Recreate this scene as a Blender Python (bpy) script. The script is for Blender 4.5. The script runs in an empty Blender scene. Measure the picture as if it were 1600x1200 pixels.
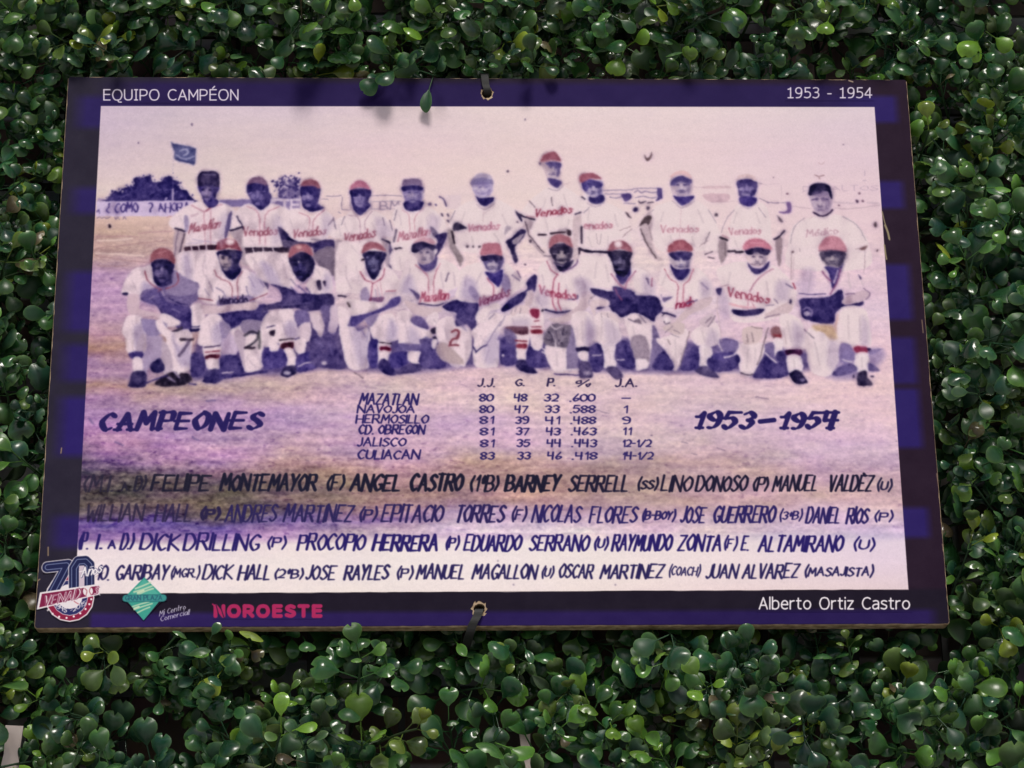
# Team-photo sign hung on an artificial boxwood hedge: everything is built in metres, wall facing -Y, sign 0.60 x 0.40 m
import bpy, bmesh, math, random
import numpy as np
from mathutils import Vector, Matrix

SC = bpy.context.scene
COL = SC.collection
SZ = 2.20                                             # height of the sign's middle above the ground

# ---------------------------------------------------------------- camera
cam_data = bpy.data.cameras.new('camera')
cam = bpy.data.objects.new('camera', cam_data); COL.objects.link(cam)
cam.location = (-0.03502, -1.39769, SZ - 0.51699)
cam.rotation_euler = [math.radians(a) for a in (109.13702, 0.66724, -1.73746)]
cam_data.sensor_width = 36.0
cam_data.lens = 36.0 * 3400 / 1600
cam_data.clip_start = 0.02; cam_data.clip_end = 200
SC.camera = cam

# ---------------------------------------------------------------- daylight: sky and one soft sun
SUN_ELEV, SUN_AZ = 52.0, 5.0                          # degrees; azimuth is measured from straight in front of the wall
world = bpy.data.worlds.new('World'); SC.world = world
world.use_nodes = True
wn = world.node_tree
bg = wn.nodes['Background']; bg.inputs['Strength'].default_value = 0.05
sky = wn.nodes.new('ShaderNodeTexSky'); sky.sky_type = 'NISHITA'; sky.sun_disc = False
sky.sun_elevation = math.radians(SUN_ELEV); sky.sun_rotation = math.radians(180 - SUN_AZ)
sky.air_density = 1.0; sky.dust_density = 3.0
wn.links.new(sky.outputs[0], bg.inputs['Color'])
sun_data = bpy.data.lights.new('sun', 'SUN'); sun_data.energy = 1.5; sun_data.angle = math.radians(16); sun_data.color = (1.0, 0.955, 0.89)
sun = bpy.data.objects.new('sun', sun_data); COL.objects.link(sun)
e, a = math.radians(SUN_ELEV), math.radians(SUN_AZ)
to_sun = Vector((math.sin(a) * math.cos(e), -math.cos(a) * math.cos(e), math.sin(e)))
sun.rotation_euler = to_sun.to_track_quat('Z', 'Y').to_euler()
sun.location = (0.6, -3, 5)
SC.view_settings.view_transform = 'Standard'; SC.view_settings.look = 'None'
SC.view_settings.exposure = 0.76; SC.view_settings.gamma = 1.0; SC.view_settings.use_curve_mapping = False
SC.render.engine = 'CYCLES'
SC.cycles.max_bounces = 8

# ---------------------------------------------------------------- helpers
def tag(o, label=None, cat=None, group=None, kind=None):
    for k, v in (('label', label), ('category', cat), ('group', group), ('kind', kind)):
        if v: o[k] = v
    return o

def empty(name, loc):
    o = bpy.data.objects.new(name, None); COL.objects.link(o); o.location = loc; o.empty_display_size = .05
    return o

def obj(name, mesh, mat=None, parent=None):
    o = bpy.data.objects.new(name, mesh); COL.objects.link(o)
    if mat: mesh.materials.append(mat)
    if parent:
        o.parent = parent; o.matrix_parent_inverse = Matrix.Translation(-Vector(parent.location))
    return o

def from_bm(name, bm):
    me = bpy.data.meshes.new(name); bm.to_mesh(me); bm.free(); return me

def material(name):
    m = bpy.data.materials.new(name); m.use_nodes = True
    return m, m.node_tree.nodes, m.node_tree.links, m.node_tree.nodes['Principled BSDF']

def tube_bm(bm, pts, radii, n=6, flat=1.0):
    rings = []
    for i, p in enumerate(pts):
        p = Vector(p)
        d = (Vector(pts[min(i + 1, len(pts) - 1)]) - Vector(pts[max(i - 1, 0)])).normalized()
        u = d.cross(Vector((0.03, 1, 0.02))).normalized(); v = d.cross(u)
        rings.append([bm.verts.new(p + (u * math.cos(t) + v * math.sin(t) * flat) * radii[i]) for t in [2 * math.pi * k / n for k in range(n)]])
    for a, b in zip(rings, rings[1:]):
        for k in range(n): bm.faces.new((a[k], a[(k + 1) % n], b[(k + 1) % n], b[k]))
    bm.faces.new(rings[0][::-1]); bm.faces.new(rings[-1])

# ---------------------------------------------------------------- ground and brick wall
m, nd, lk, bs = material('pavement')
bs.inputs['Base Color'].default_value = (.42, .40, .37, 1); bs.inputs['Roughness'].default_value = .9
nz = nd.new('ShaderNodeTexNoise'); nz.inputs['Scale'].default_value = 3; nz.inputs['Detail'].default_value = 8
rp = nd.new('ShaderNodeValToRGB'); rp.color_ramp.elements[0].color = (.34, .32, .29, 1); rp.color_ramp.elements[1].color = (.50, .48, .44, 1)
lk.new(nz.outputs[0], rp.inputs[0]); lk.new(rp.outputs[0], bs.inputs['Base Color'])
bm = bmesh.new()
bmesh.ops.create_grid(bm, x_segments=1, y_segments=1, size=60)
tag(obj('ground', from_bm('ground', bm), m), kind='structure')

WALL_Y = 0.092
m, nd, lk, bs = material('old_brick')
tc = nd.new('ShaderNodeTexCoord'); mp = nd.new('ShaderNodeMapping'); mp.inputs['Rotation'].default_value = (math.radians(90), 0, 0)
nzd = nd.new('ShaderNodeTexNoise'); nzd.inputs['Scale'].default_value = 38; nzd.inputs['Detail'].default_value = 6
br = nd.new('ShaderNodeTexBrick'); br.inputs['Scale'].default_value = 1.0
br.inputs['Brick Width'].default_value = .215; br.inputs['Row Height'].default_value = .072; br.inputs['Mortar Size'].default_value = .011
br.inputs['Mortar Smooth'].default_value = .25; br.inputs['Color1'].default_value = (.085, .052, .045, 1); br.inputs['Color2'].default_value = (.13, .08, .068, 1)
br.inputs['Mortar'].default_value = (.36, .35, .36, 1)
mx = nd.new('ShaderNodeMix'); mx.data_type = 'RGBA'; mx.blend_type = 'MULTIPLY'; mx.inputs[0].default_value = .7
bp = nd.new('ShaderNodeBump'); bp.inputs['Strength'].default_value = .8; bp.inputs['Distance'].default_value = .006
lk.new(tc.outputs['Object'], mp.inputs[0]); lk.new(mp.outputs[0], br.inputs[0]); lk.new(tc.outputs['Object'], nzd.inputs[0])
lk.new(br.outputs[0], mx.inputs[6]); lk.new(nzd.outputs[1], mx.inputs[7]); lk.new(mx.outputs[2], bs.inputs['Base Color'])
lk.new(br.outputs[1], bp.inputs['Height']); bp.invert = True; lk.new(bp.outputs[0], bs.inputs['Normal']); bs.inputs['Roughness'].default_value = .85
bm = bmesh.new(); bmesh.ops.create_cube(bm, size=1)
for v in bm.verts: v.co = Vector((v.co.x * 5.0, v.co.y * .2, v.co.z * 3.4))
wall = obj('brick_wall', from_bm('brick_wall', bm), m); wall.location = (0, WALL_Y + .1, 1.7)
tag(wall, 'dark brown brick wall with grey mortar glimpsed through gaps in the leaves', 'wall')

# ---------------------------------------------------------------- artificial boxwood
def leaf_material():
    m, nd, lk, bs = material('plastic_leaf')
    at = nd.new('ShaderNodeVertexColor'); at.layer_name = 'tint'
    nz = nd.new('ShaderNodeTexNoise'); nz.inputs['Scale'].default_value = 260; nz.inputs['Detail'].default_value = 4
    tc = nd.new('ShaderNodeTexCoord')
    hs = nd.new('ShaderNodeMapRange'); hs.inputs[3].default_value = .72; hs.inputs[4].default_value = 1.28
    mu = nd.new('ShaderNodeMix'); mu.data_type = 'RGBA'; mu.blend_type = 'MULTIPLY'; mu.inputs[0].default_value = 1
    lk.new(tc.outputs['Object'], nz.inputs[0]); lk.new(nz.outputs[0], hs.inputs[0])
    lk.new(at.outputs[0], mu.inputs[6]); lk.new(hs.outputs[0], mu.inputs[7])
    lk.new(mu.outputs[2], bs.inputs['Base Color'])
    bs.inputs['Roughness'].default_value = .24; bs.inputs['IOR'].default_value = 1.5
    nz2 = nd.new('ShaderNodeTexNoise'); nz2.inputs['Scale'].default_value = 90; nz2.inputs['Detail'].default_value = 2
    mr = nd.new('ShaderNodeMapRange'); mr.inputs[3].default_value = .09; mr.inputs[4].default_value = .26
    lk.new(tc.outputs['Object'], nz2.inputs[0]); lk.new(nz2.outputs[0], mr.inputs[0]); ad = nd.new('ShaderNodeMath'); ad.operation = 'ADD'; ad.use_clamp = True
    lk.new(mr.outputs[0], ad.inputs[0]); lk.new(at.outputs['Alpha'], ad.inputs[1]); lk.new(ad.outputs[0], bs.inputs['Roughness'])
    bp = nd.new('ShaderNodeBump'); bp.inputs['Strength'].default_value = .12; bp.inputs['Distance'].default_value = .001
    lk.new(nz.outputs[0], bp.inputs['Height']); lk.new(bp.outputs[0], bs.inputs['Normal'])
    tr = nd.new('ShaderNodeBsdfTranslucent'); lk.new(mu.outputs[2], tr.inputs['Color'])
    ms = nd.new('ShaderNodeMixShader'); ms.inputs[0].default_value = .16
    lk.new(bs.outputs[0], ms.inputs[1]); lk.new(tr.outputs[0], ms.inputs[2])
    lk.new(ms.outputs[0], nd['Material Output'].inputs['Surface'])
    return m
LEAF = leaf_material()

ROWS = [(0, .055), (.10, .12), (.24, .30), (.40, .41), (.56, .485), (.72, .495), (.85, .42), (.94, .29), (1.0, .10)]
COLS = [-1, -.86, -.45, 0, .45, .86, 1]

def leaf_shape(width, notch, dome, bend, fold):
    """A spoon-shaped leaf along +Y facing +Z, with its rim marked; returns vertices, quads and rim weight."""
    V, Rm = [], []
    for t, hw in ROWS:
        for s in COLS:
            x = s * hw * width
            y = t - notch * max(0, t - .72) / .28 * (1 - abs(s)) * .9
            z = dome * (1 - s * s) * hw * 1.3 + fold * abs(s) * hw - bend * t * t
            V.append((x, y, z)); Rm.append(1.0 if abs(s) == 1 or t == 1 else (.35 if abs(s) > .8 or t > .92 else 0.0))
    n = len(COLS); F = []
    for i in range(len(ROWS) - 1):
        for j in range(n - 1):
            F.append((i * n + j, i * n + j + 1, (i + 1) * n + j + 1, (i + 1) * n + j))
    # the petiole, a thin three-sided stalk
    b = len(V)
    for t in (-.8, .06):
        for k in range(3):
            V.append((.032 * math.cos(k * 2.094), t, .032 * math.sin(k * 2.094) + (-.16 if t < 0 else 0))); Rm.append(.15)
    for k in range(3): F.append((b + k, b + (k + 1) % 3, b + 3 + (k + 1) % 3, b + 3 + k))
    return np.array(V, np.float32), np.array(F, np.int32), np.array(Rm, np.float32)

SHAPES = [leaf_shape(.84, 0, .22, .14, 0), leaf_shape(.96, .05, .30, .06, 0), leaf_shape(1.06, .26, .22, .10, .05), leaf_shape(.70, 0, .14, .28, .14),
          leaf_shape(.98, .16, .36, .16, 0), leaf_shape(.52, 0, .1, .2, .25), leaf_shape(.90, 0, -.22, -.16, .08)]

class Bunch:
    """Collects leaves and stems and links them as one mesh."""
    def __init__(s): s.V, s.F, s.C, s.n = [], [], [], 0
    def leaf(s, V, F, C):
        s.V.append(V); s.F.append(F + s.n); s.C.append(C); s.n += len(V)
    def build(s, name, parent):
        V = np.concatenate(s.V); F = np.concatenate(s.F); C = np.concatenate(s.C)
        me = bpy.data.meshes.new(name)
        me.vertices.add(len(V)); me.vertices.foreach_set('co', V.astype(np.float32).ravel())
        me.loops.add(F.size); me.loops.foreach_set('vertex_index', F.astype(np.int32).ravel())
        me.polygons.add(len(F)); me.polygons.foreach_set('loop_start', np.arange(0, F.size, 4, dtype=np.int32))
        me.polygons.foreach_set('loop_total', np.full(len(F), 4, np.int32)); me.polygons.foreach_set('use_smooth', np.ones(len(F), bool))
        me.update(calc_edges=True)
        at = me.color_attributes.new('tint', 'FLOAT_COLOR', 'POINT')
        at.data.foreach_set('color', C.astype(np.float32).ravel())
        return obj(name, me, LEAF, parent)

def stem_mesh(pts, r0, r1, tint, n=4):
    V, F = [], []
    for i, p in enumerate(pts):
        d = pts[min(i + 1, len(pts) - 1)] - pts[max(i - 1, 0)]
        d = d / (np.linalg.norm(d) + 1e-9)
        u = np.cross(d, [.1, .2, 1.0]); u /= np.linalg.norm(u) + 1e-9; v = np.cross(d, u)
        r = r0 + (r1 - r0) * i / (len(pts) - 1)
        for k in range(n): V.append(p + (u * math.cos(2 * math.pi * k / n) + v * math.sin(2 * math.pi * k / n)) * r)
    for i in range(len(pts) - 1):
        for k in range(n): F.append((i * n + k, i * n + (k + 1) % n, (i + 1) * n + (k + 1) % n, (i + 1) * n + k))
    V = np.array(V, np.float32)
    return V, np.array(F, np.int32), np.tile(np.array([*tint, .4], np.float32), (len(V), 1))

SW, SH, ST = .300, .200, .012                         # half width, half height and thickness of the sign
def hits_sign(V, over):
    x, y, z = V[:, 0], V[:, 1], V[:, 2] - SZ
    inside = (np.abs(x) < SW + .0015) & (np.abs(z) < SH + .0015)
    if (inside & (y > -.0015) & (y < ST + .0015)).any(): return True
    if not over and (inside & (y <= 0)).any(): return True
    above = (np.abs(x) < SW) & (z > SH - .03) & (y < 0)          # the hedge is clipped back above the board
    if (above & (z - SH + 1.28 * y < (-.046 if over else -.022))).any(): return True
    return False

GREENS = [((.010, .050, .022), 5), ((.015, .068, .026), 5), ((.013, .056, .034), 4.5), ((.024, .092, .028), 3), ((.042, .080, .024), 1.0), ((.030, .050, .030), .9)]
YOUNG = [(.110, .225, .022), (.075, .185, .028), (.160, .215, .022)]

def unit(v): return v / (np.linalg.norm(v) + 1e-9)

out_lost = [0]
def sprig(rnd, base, direction, length, size, over=False, tone=None):
    """One boxwood sprig: a bent stem with pairs of leaves and a tuft at the tip. Returns a list of (V, F, C)."""
    out = []
    d = unit(np.array(direction, float))
    sag = np.array([rnd.uniform(-.3, .3), rnd.uniform(-.15, .15), rnd.uniform(-.55, .25)])
    n = 7
    pts = [np.array(base, float)]
    for i in range(n):
        d = unit(d + sag * .16); pts.append(pts[-1] + d * length / n)
    tone = tone or rnd.choices([g for g, _ in GREENS], [w for _, w in GREENS])[0]
    tone = np.array(tone); young = np.array(rnd.choice(YOUNG))
    yk = rnd.uniform(.55, .95) if rnd.random() < .26 else max(0, rnd.gauss(.08, .12))
    if over: yk *= .15
    stem_c = tone * .6 + np.array([.02, .03, .012])
    sv = stem_mesh(pts, .0011, .0007, stem_c)
    if not hits_sign(sv[0], over): out.append(sv)
    spin = rnd.uniform(0, math.pi)
    nodes = rnd.choice((4, 4, 5, 5))
    for k in range(nodes):
        t = .30 + .70 * k / (nodes - 1)
        f = t * n; i = min(int(f), n - 1); p = pts[i] + (pts[i + 1] - pts[i]) * (f - i)
        ax = unit(pts[i + 1] - pts[i])
        u = unit(np.cross(ax, [.13, .21, 1])); v = np.cross(ax, u)
        last = k == nodes - 1
        for s in range(rnd.choice((2, 3)) if last else 2):
            ang = spin + k * math.pi / 2 + s * (2.1 if last else math.pi) + rnd.uniform(-.45, .45)
            rad = u * math.cos(ang) + v * math.sin(ang)
            lift = rnd.uniform(.5, 1.1) if last else rnd.uniform(.05, .75)
            y = unit(rad + ax * lift)
            z = unit(ax - y * np.dot(ax, y) + np.array([0, -.35, .25]) + np.array([rnd.uniform(-.35, .35) for _ in range(3)]))
            z = unit(z - y * np.dot(z, y)); x = np.cross(y, z)
            L = size * rnd.uniform(.72, 1.18) * (.72 if last and rnd.random() < .6 else 1)
            V, F, Rm = SHAPES[rnd.choices(range(len(SHAPES)), (5, 4, 3.2, 1.6, 4, .7, 1))[0]]
            o = p + y * L * .74
            W = o + (V[:, :1] * x + V[:, 1:2] * y + V[:, 2:3] * z) * L
            if hits_sign(W, over): out_lost[0] += 1; continue
            mix = min(1, yk * (1.3 if last else .45 * t) * rnd.uniform(.5, 1.5))
            c = tone * (1 - mix) + young * mix
            c = c * rnd.uniform(.62, 1.15)
            if rnd.random() < .014: c = np.array([.095, .075, .045]) * rnd.uniform(.7, 1.2)
            rim = c * 1.5 + np.array([.034, .046, .002])
            Cc = c + (rim - c) * Rm[:, None]
            tipw = np.clip((V[:, 1:2] - .5) * 1.2, 0, 1) * rnd.choice((0, 0, .35, .6))
            Cc = Cc + (young * .8 - Cc) * tipw * .5
            gloss = np.full((len(Cc), 1), rnd.choice((.0, .02, .06, .12, .2, .32)))
            out.append((W.astype(np.float32), F, np.c_[Cc, gloss].astype(np.float32)))
    return out

hedge = empty('hedge', (0, WALL_Y, SZ - .5))
tag(hedge, 'dense artificial boxwood hedge of glossy round green leaves surrounding the team sign', 'hedge')
# plastic lattice that the sprigs clip into
m, nd, lk, bs = material('black_plastic'); bs.inputs['Base Color'].default_value = (.013, .013, .014, 1); bs.inputs['Roughness'].default_value = .7
BLACK = m
bm = bmesh.new()
GX, GZ, STEP = .62, .48, .062
def bar(bm, c, s):
    r = bmesh.ops.create_cube(bm, size=1)
    for v in r['verts']: v.co = Vector((v.co.x * s[0] + c[0], v.co.y * s[1] + c[1], v.co.z * s[2] + c[2]))
k = -GX
while k <= GX:
    bar(bm, (k, WALL_Y - .030, SZ), (.0045, .004, 2 * GZ)); k += STEP
k = -GZ
while k <= GZ:
    bar(bm, (0, WALL_Y - .0345, SZ + k), (2 * GX, .004, .0045)); k += STEP
obj('lattice', from_bm('lattice', bm), BLACK, hedge)

rnd = random.Random(20)
def density(x, z):
    """Thick above and beside the sign, thin along the bottom where the wall shows."""
    d = 1.0
    if z < -.235: d = .84
    if z < -.225 and -.10 < x < .0: d *= .5
    if z < -.27 and .17 < x < .26: d *= .5
    if -.235 < z < -.205: d = .8
    return d
waves = [(rnd.uniform(18, 75), rnd.uniform(18, 75), rnd.uniform(0, 6.28)) for _ in range(9)]
def swell(x, z):
    return sum(math.sin(x * a + z * b * (1 if i % 2 else -1) + p) for i, (a, b, p) in enumerate(waves)) / 3.2
STRIPS = ((-.3135, -.280), (.0195, -.278))
sprigs = []
z = -GZ + .01
PITCH = .0192
while z < GZ:
    x = -GX + rnd.uniform(0, PITCH)
    while x < GX:
        bx, bz = x + rnd.uniform(-.008, .008), z + rnd.uniform(-.008, .008)
        x += PITCH
        inside = abs(bx) < SW - .028 and abs(bz) < SH - .028
        if inside: continue
        if any(abs(bx - sx) < .017 and -.022 < bz - sz < .026 for sx, sz in STRIPS) : continue
        far = abs(bx) > .41 or abs(bz) > .33
        sw = swell(bx, bz)
        if rnd.random() > density(bx, bz) * (.6 if far else 1) * (1.05 + .28 * sw): continue
        under = abs(bx) < SW and abs(bz) < SH
        dirn = (rnd.gauss(0, .42), -1, rnd.gauss(.12, .42))
        near = min(abs(abs(bx) - SW), abs(abs(bz) - SH)) < .03
        ln = rnd.uniform(.052, .088) * (.62 if under else .70 if near and bz > 0 else .9 if near else 1.0)
        if rnd.random() < .3: ln *= .7
        if not under: ln *= 1 + .20 * max(-1, min(1, sw)) * (.5 if near else 1)
        out_lost[0] = 0
        parts = sprig(rnd, (bx, WALL_Y - .036, SZ + bz), dirn, ln, rnd.choice((1, 1, 1, .7)) * rnd.uniform(.0116, .0188))
        sprigs.append((bx, bz, parts, out_lost[0]))
    z += PITCH * .92
# sprigs that reach over the sign's edges
OVER = [(-.066, .221, (.05, -1, -.06), .072, .015), (-.050, .224, (-.02, -1, -.20), .073, .017), (-.034, .222, (.06, -1, -.14), .072, .016), (.036, .221, (.10, -1, -.20), .070, .013), (.020, .222, (.0, -1, -.16), .070, .014), (-.15, .222, (.0, -1, -.08), .070, .016),
        (-.080, -.222, (.05, -1, -.08), .070, .018), (.130, -.226, (.1, -1, -.08), .072, .017), (.155, -.228, (.1, -1, -.08), .072, .016), (.05, -.227, (-.1, -1, -.05), .070, .016)]
for bx, bz, dirn, ln, size in OVER:
    out_lost[0] = 0
    parts = sprig(rnd, (bx, WALL_Y - .030, SZ + bz), dirn, ln, size, True)
    sprigs.append((bx, bz, parts, out_lost[0]))
# the hundred that stand farthest forward inside the picture are parts of their own, the rest one mass
def prominence(s):
    if not s[2]: return -9
    if s[3]: return -6
    V = np.concatenate([p[0] for p in s[2]])
    x, z = V[:, 0].mean(), V[:, 2].mean() - SZ
    if abs(x) > .34 or not -.285 < z < .255: return -5
    if abs(x) < SW - .005 and abs(z) < SH - .005 and V[:, 1].mean() > 0: return -5
    return -V[:, 1].min() + .004 * len(s[2]) / 12
order = sorted(range(len(sprigs)), key=lambda i: -prominence(sprigs[i]))
chosen = set(order[:100])
mass = Bunch()
for i, s in enumerate(sprigs):
    if not s[2]: continue
    if i in chosen:
        b = Bunch()
        for p in s[2]: b.leaf(*p)
        b.build('sprig', hedge)
    else:
        for p in s[2]: mass.leaf(*p)
tag(mass.build('foliage', hedge), kind='stuff')

# strips of white plastic caught low in the hedge
m, nd, lk, bs = material('white_plastic'); bs.inputs['Base Color'].default_value = (.62, .52, .48, 1); bs.inputs['Roughness'].default_value = .5
def strip(name, x, z, w, h, lean, hole, label):
    bm = bmesh.new()
    outline = [(-w * .35, h * .5), (w * .5, h * .5), (w * .42, 0), (w * .5, -h * .5), (-w * .5, -h * .5), (-w * .30, 0)]
    vs = [bm.verts.new((a, 0, b)) for a, b in outline]
    f = bm.faces.new(vs)
    r = bmesh.ops.extrude_face_region(bm, geom=[f])
    for v in [g for g in r['geom'] if isinstance(g, bmesh.types.BMVert)]: v.co.y += .0022
    bmesh.ops.recalc_face_normals(bm, faces=bm.faces[:])
    o = obj(name, from_bm(name, bm), m); o.location = (x, WALL_Y - (.080 if x < 0 else .066), SZ + z); o.rotation_euler = (.1, lean, 0)
    tag(o, label, 'plastic strip', 'white plastic strips in the hedge')
strip('plastic_strip', -.3125, -.279, .0135, .036, .05, True, 'pale plastic strip at the far left end of the hedge bottom')
strip('plastic_strip', .0195, -.2765, .0085, .026, -.06, False, 'narrow white plastic strip among leaves below the middle of the sign')

# ---------------------------------------------------------------- the printed sheet, drawn procedurally in sheet millimetres
SHEET_W, SHEET_H, RES = 0.600, 0.400, 3400            # metres, metres, pixels per metre
CW, CH = int(SHEET_W * RES), int(SHEET_H * RES)
# the drawing below was measured on a slanted tracing grid; this matrix squares it up into metres on the sheet
TRACE = np.array([[4.57228415e-04, 2.81261242e-05, -5.18489538e-02],
                  [-1.79713617e-06, 5.12072929e-04, -6.09764152e-02],
                  [-9.98054594e-06, 1.07980705e-04, 1.0]])

def sheet(pts):
    p = np.c_[np.asarray(pts, float).reshape(-1, 2), np.ones(len(np.asarray(pts).reshape(-1, 2)))] @ TRACE.T
    return p[:, :2] / p[:, 2:]

PAL = dict(W='e4d3d6', w='d5c0ca', g='b7a1bb', G='8c7dae', N='392e7a', n='2d2566', K='281f3c', R='9c4560', r='c07a92',
           P='dca6b4', s='cdb2bc', T='d9b3aa', t='b5938c', L='cbb9da')

def colour(c):
    a = 1.0
    if '/' in c:
        c, a = c.split('/'); a = float(a)
    c = PAL.get(c, c)
    return np.array([int(c[i:i + 2], 16) / 255 for i in (0, 2, 4)], np.float32), a

def curve(p, closed, n=4):
    p = np.asarray(p, float)
    if len(p) < 3: return p
    if closed: q = np.r_[p[-1:], p, p[:2]]
    else: q = np.r_[2 * p[:1] - p[1:2], p, 2 * p[-1:] - p[-2:-1]]
    t = np.arange(n)[:, None] / n
    out = []
    for i in range(1, len(q) - 2):
        a, b, c, d = q[i - 1], q[i], q[i + 1], q[i + 2]
        out.append(.5 * (2 * b + (c - a) * t + (2 * a - 5 * b + 4 * c - d) * t ** 2 + (3 * b - a - 3 * c + d) * t ** 3))
    if not closed: out.append(p[-1:])
    return np.concatenate(out)

def window(C, p, m):
    x0 = max(int(p[:, 0].min() - m), 0); x1 = min(int(p[:, 0].max() + m) + 2, C.shape[1])
    y0 = max(int(p[:, 1].min() - m), 0); y1 = min(int(p[:, 1].max() + m) + 2, C.shape[0])
    if x1 <= x0 or y1 <= y0: return None
    yy, xx = np.mgrid[y0:y1, x0:x1].astype(np.float32)
    return slice(y0, y1), slice(x0, x1), xx, yy

def lay(C, w, cov, col):
    rgb, a = col
    v = C[w[0], w[1]]
    v += (rgb - v) * (np.clip(cov, 0, 1) * a)[..., None]

def fill(C, p, col, soft=1.6):
    w = window(C, p, 3 + soft)
    if w is None: return
    xx, yy = w[2], w[3]
    d = np.full(xx.shape, 1e9, np.float32); inside = np.zeros(xx.shape, bool)
    for (ax, ay), (bx, by) in zip(p, np.roll(p, -1, 0)):
        ex, ey = bx - ax, by - ay
        l2 = ex * ex + ey * ey
        if l2 < 1e-9: continue
        t = np.clip(((xx - ax) * ex + (yy - ay) * ey) / l2, 0, 1)
        d = np.minimum(d, (xx - ax - t * ex) ** 2 + (yy - ay - t * ey) ** 2)
        if ay != by:
            inside ^= ((yy < ay) != (yy < by)) & (xx < ax + (yy - ay) * ex / ey)
    d = np.sqrt(d)
    lay(C, w, .5 + np.where(inside, d, -d) / soft, col)

def stroke(C, p, wid, col, soft=1.4):
    wid = np.broadcast_to(np.asarray(wid, float), (len(p),))
    w = window(C, p, wid.max() / 2 + 3)
    if w is None: return
    xx, yy = w[2], w[3]
    cov = np.zeros(xx.shape, np.float32)
    for i in range(len(p) - 1):
        (ax, ay), (bx, by) = p[i], p[i + 1]
        ex, ey = bx - ax, by - ay
        l2 = ex * ex + ey * ey + 1e-9
        m = wid[i:i + 2].max() / 2 + 3
        i0 = max(int(min(ax, bx) - m) - int(xx[0, 0]), 0); i1 = int(max(ax, bx) + m) - int(xx[0, 0]) + 2
        j0 = max(int(min(ay, by) - m) - int(yy[0, 0]), 0); j1 = int(max(ay, by) + m) - int(yy[0, 0]) + 2
        X, Y = xx[j0:j1, i0:i1], yy[j0:j1, i0:i1]
        t = np.clip(((X - ax) * ex + (Y - ay) * ey) / l2, 0, 1)
        d = np.sqrt((X - ax - t * ex) ** 2 + (Y - ay - t * ey) ** 2)
        cov[j0:j1, i0:i1] = np.maximum(cov[j0:j1, i0:i1], .5 + ((wid[i] + (wid[i + 1] - wid[i]) * t) / 2 - d) / soft)
    lay(C, w, cov, col)

# hand-lettering strokes on an 8 x 8 grid; '~' marks a curved stroke
GLYPH = {
 'A': '00 38 70|13 53', 'B': '00 08|~08 48 66 44 04|~04 54 72 40 00', 'C': '~67 38 04 30 61', 'D': '00 08|~08 48 74 40 00',
 'E': '68 08 00 60|04 44', 'F': '00 08 68|04 44', 'G': '~67 38 04 30 61 63|63 43', 'H': '00 08|70 78|04 74', 'I': '00 08',
 'J': '~48 42 20 01', 'K': '00 08|68 04 70', 'L': '08 00 50', 'M': '00 18 43 78 80', 'N': '00 08 70 78', 'O': '~38 05 03 30 62 66 38',
 'P': '00 08|~08 58 66 54 04', 'Q': '~38 05 03 30 62 66 38|43 70', 'R': '00 08|~08 58 66 54 04|34 70', 'S': '~67 38 16 44 62 30 01',
 'T': '38 30|08 68', 'U': '~08 02 30 62 68', 'V': '08 30 68', 'W': '08 20 45 60 88', 'X': '08 60|00 68', 'Y': '08 34|68 34 20', 'Z': '08 68 00 60',
 '0': '~38 06 02 30 62 66 38', '1': '16 38 30', '2': '~07 38 66 53 00|00 60', '3': '~07 38 66 34|~34 63 40 01', '4': '08 04 64|58 50',
 '5': '68 18 05|~05 45 63 30 01', '6': '~58 13 11 30 62 43 12', '7': '08 68 20', '8': '~34 06 38 66 34 02 30 62 34', '9': '~64 34 06 38 66 62 40 10',
 '(': '~28 04 20', ')': '~08 24 00', '.': '00 10', '-': '04 44', '/': '00 68', '?': '~07 38 66 43 32|30 31', '¿': '~60 30 02 35 36|38 37',
 '%': '~27 06 04 24 27|68 10|~63 52 60 73 63',
 'ª': '~28 16 24 36 28|14 34', '!': '08 03|00 01', ' ': '', 'È': '68 08 00 60|04 44|29 48',
 'a': '~54 25 02 20 52|54 50', 'c': '~54 25 02 20 51', 'd': '~54 25 02 20 52|58 50', 'e': '02 53|~53 25 02 20 51', 'é': '02 53|~53 25 02 20 51|36 58',
 'i': '05 00|07 08', 'l': '08 00', 'm': '05 00|~04 25 44 40|~44 65 84 80', 'n': '05 00|~03 25 54 50', 'ñ': '05 00|~03 25 54 50|07 27 57',
 'o': '~25 03 20 52 25', 'r': '05 00|~03 25 45', 's': '~54 25 14 42 20 01', 't': '28 20|05 45', 'z': '05 45 00 40', 'v': '05 20 45'}

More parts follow.
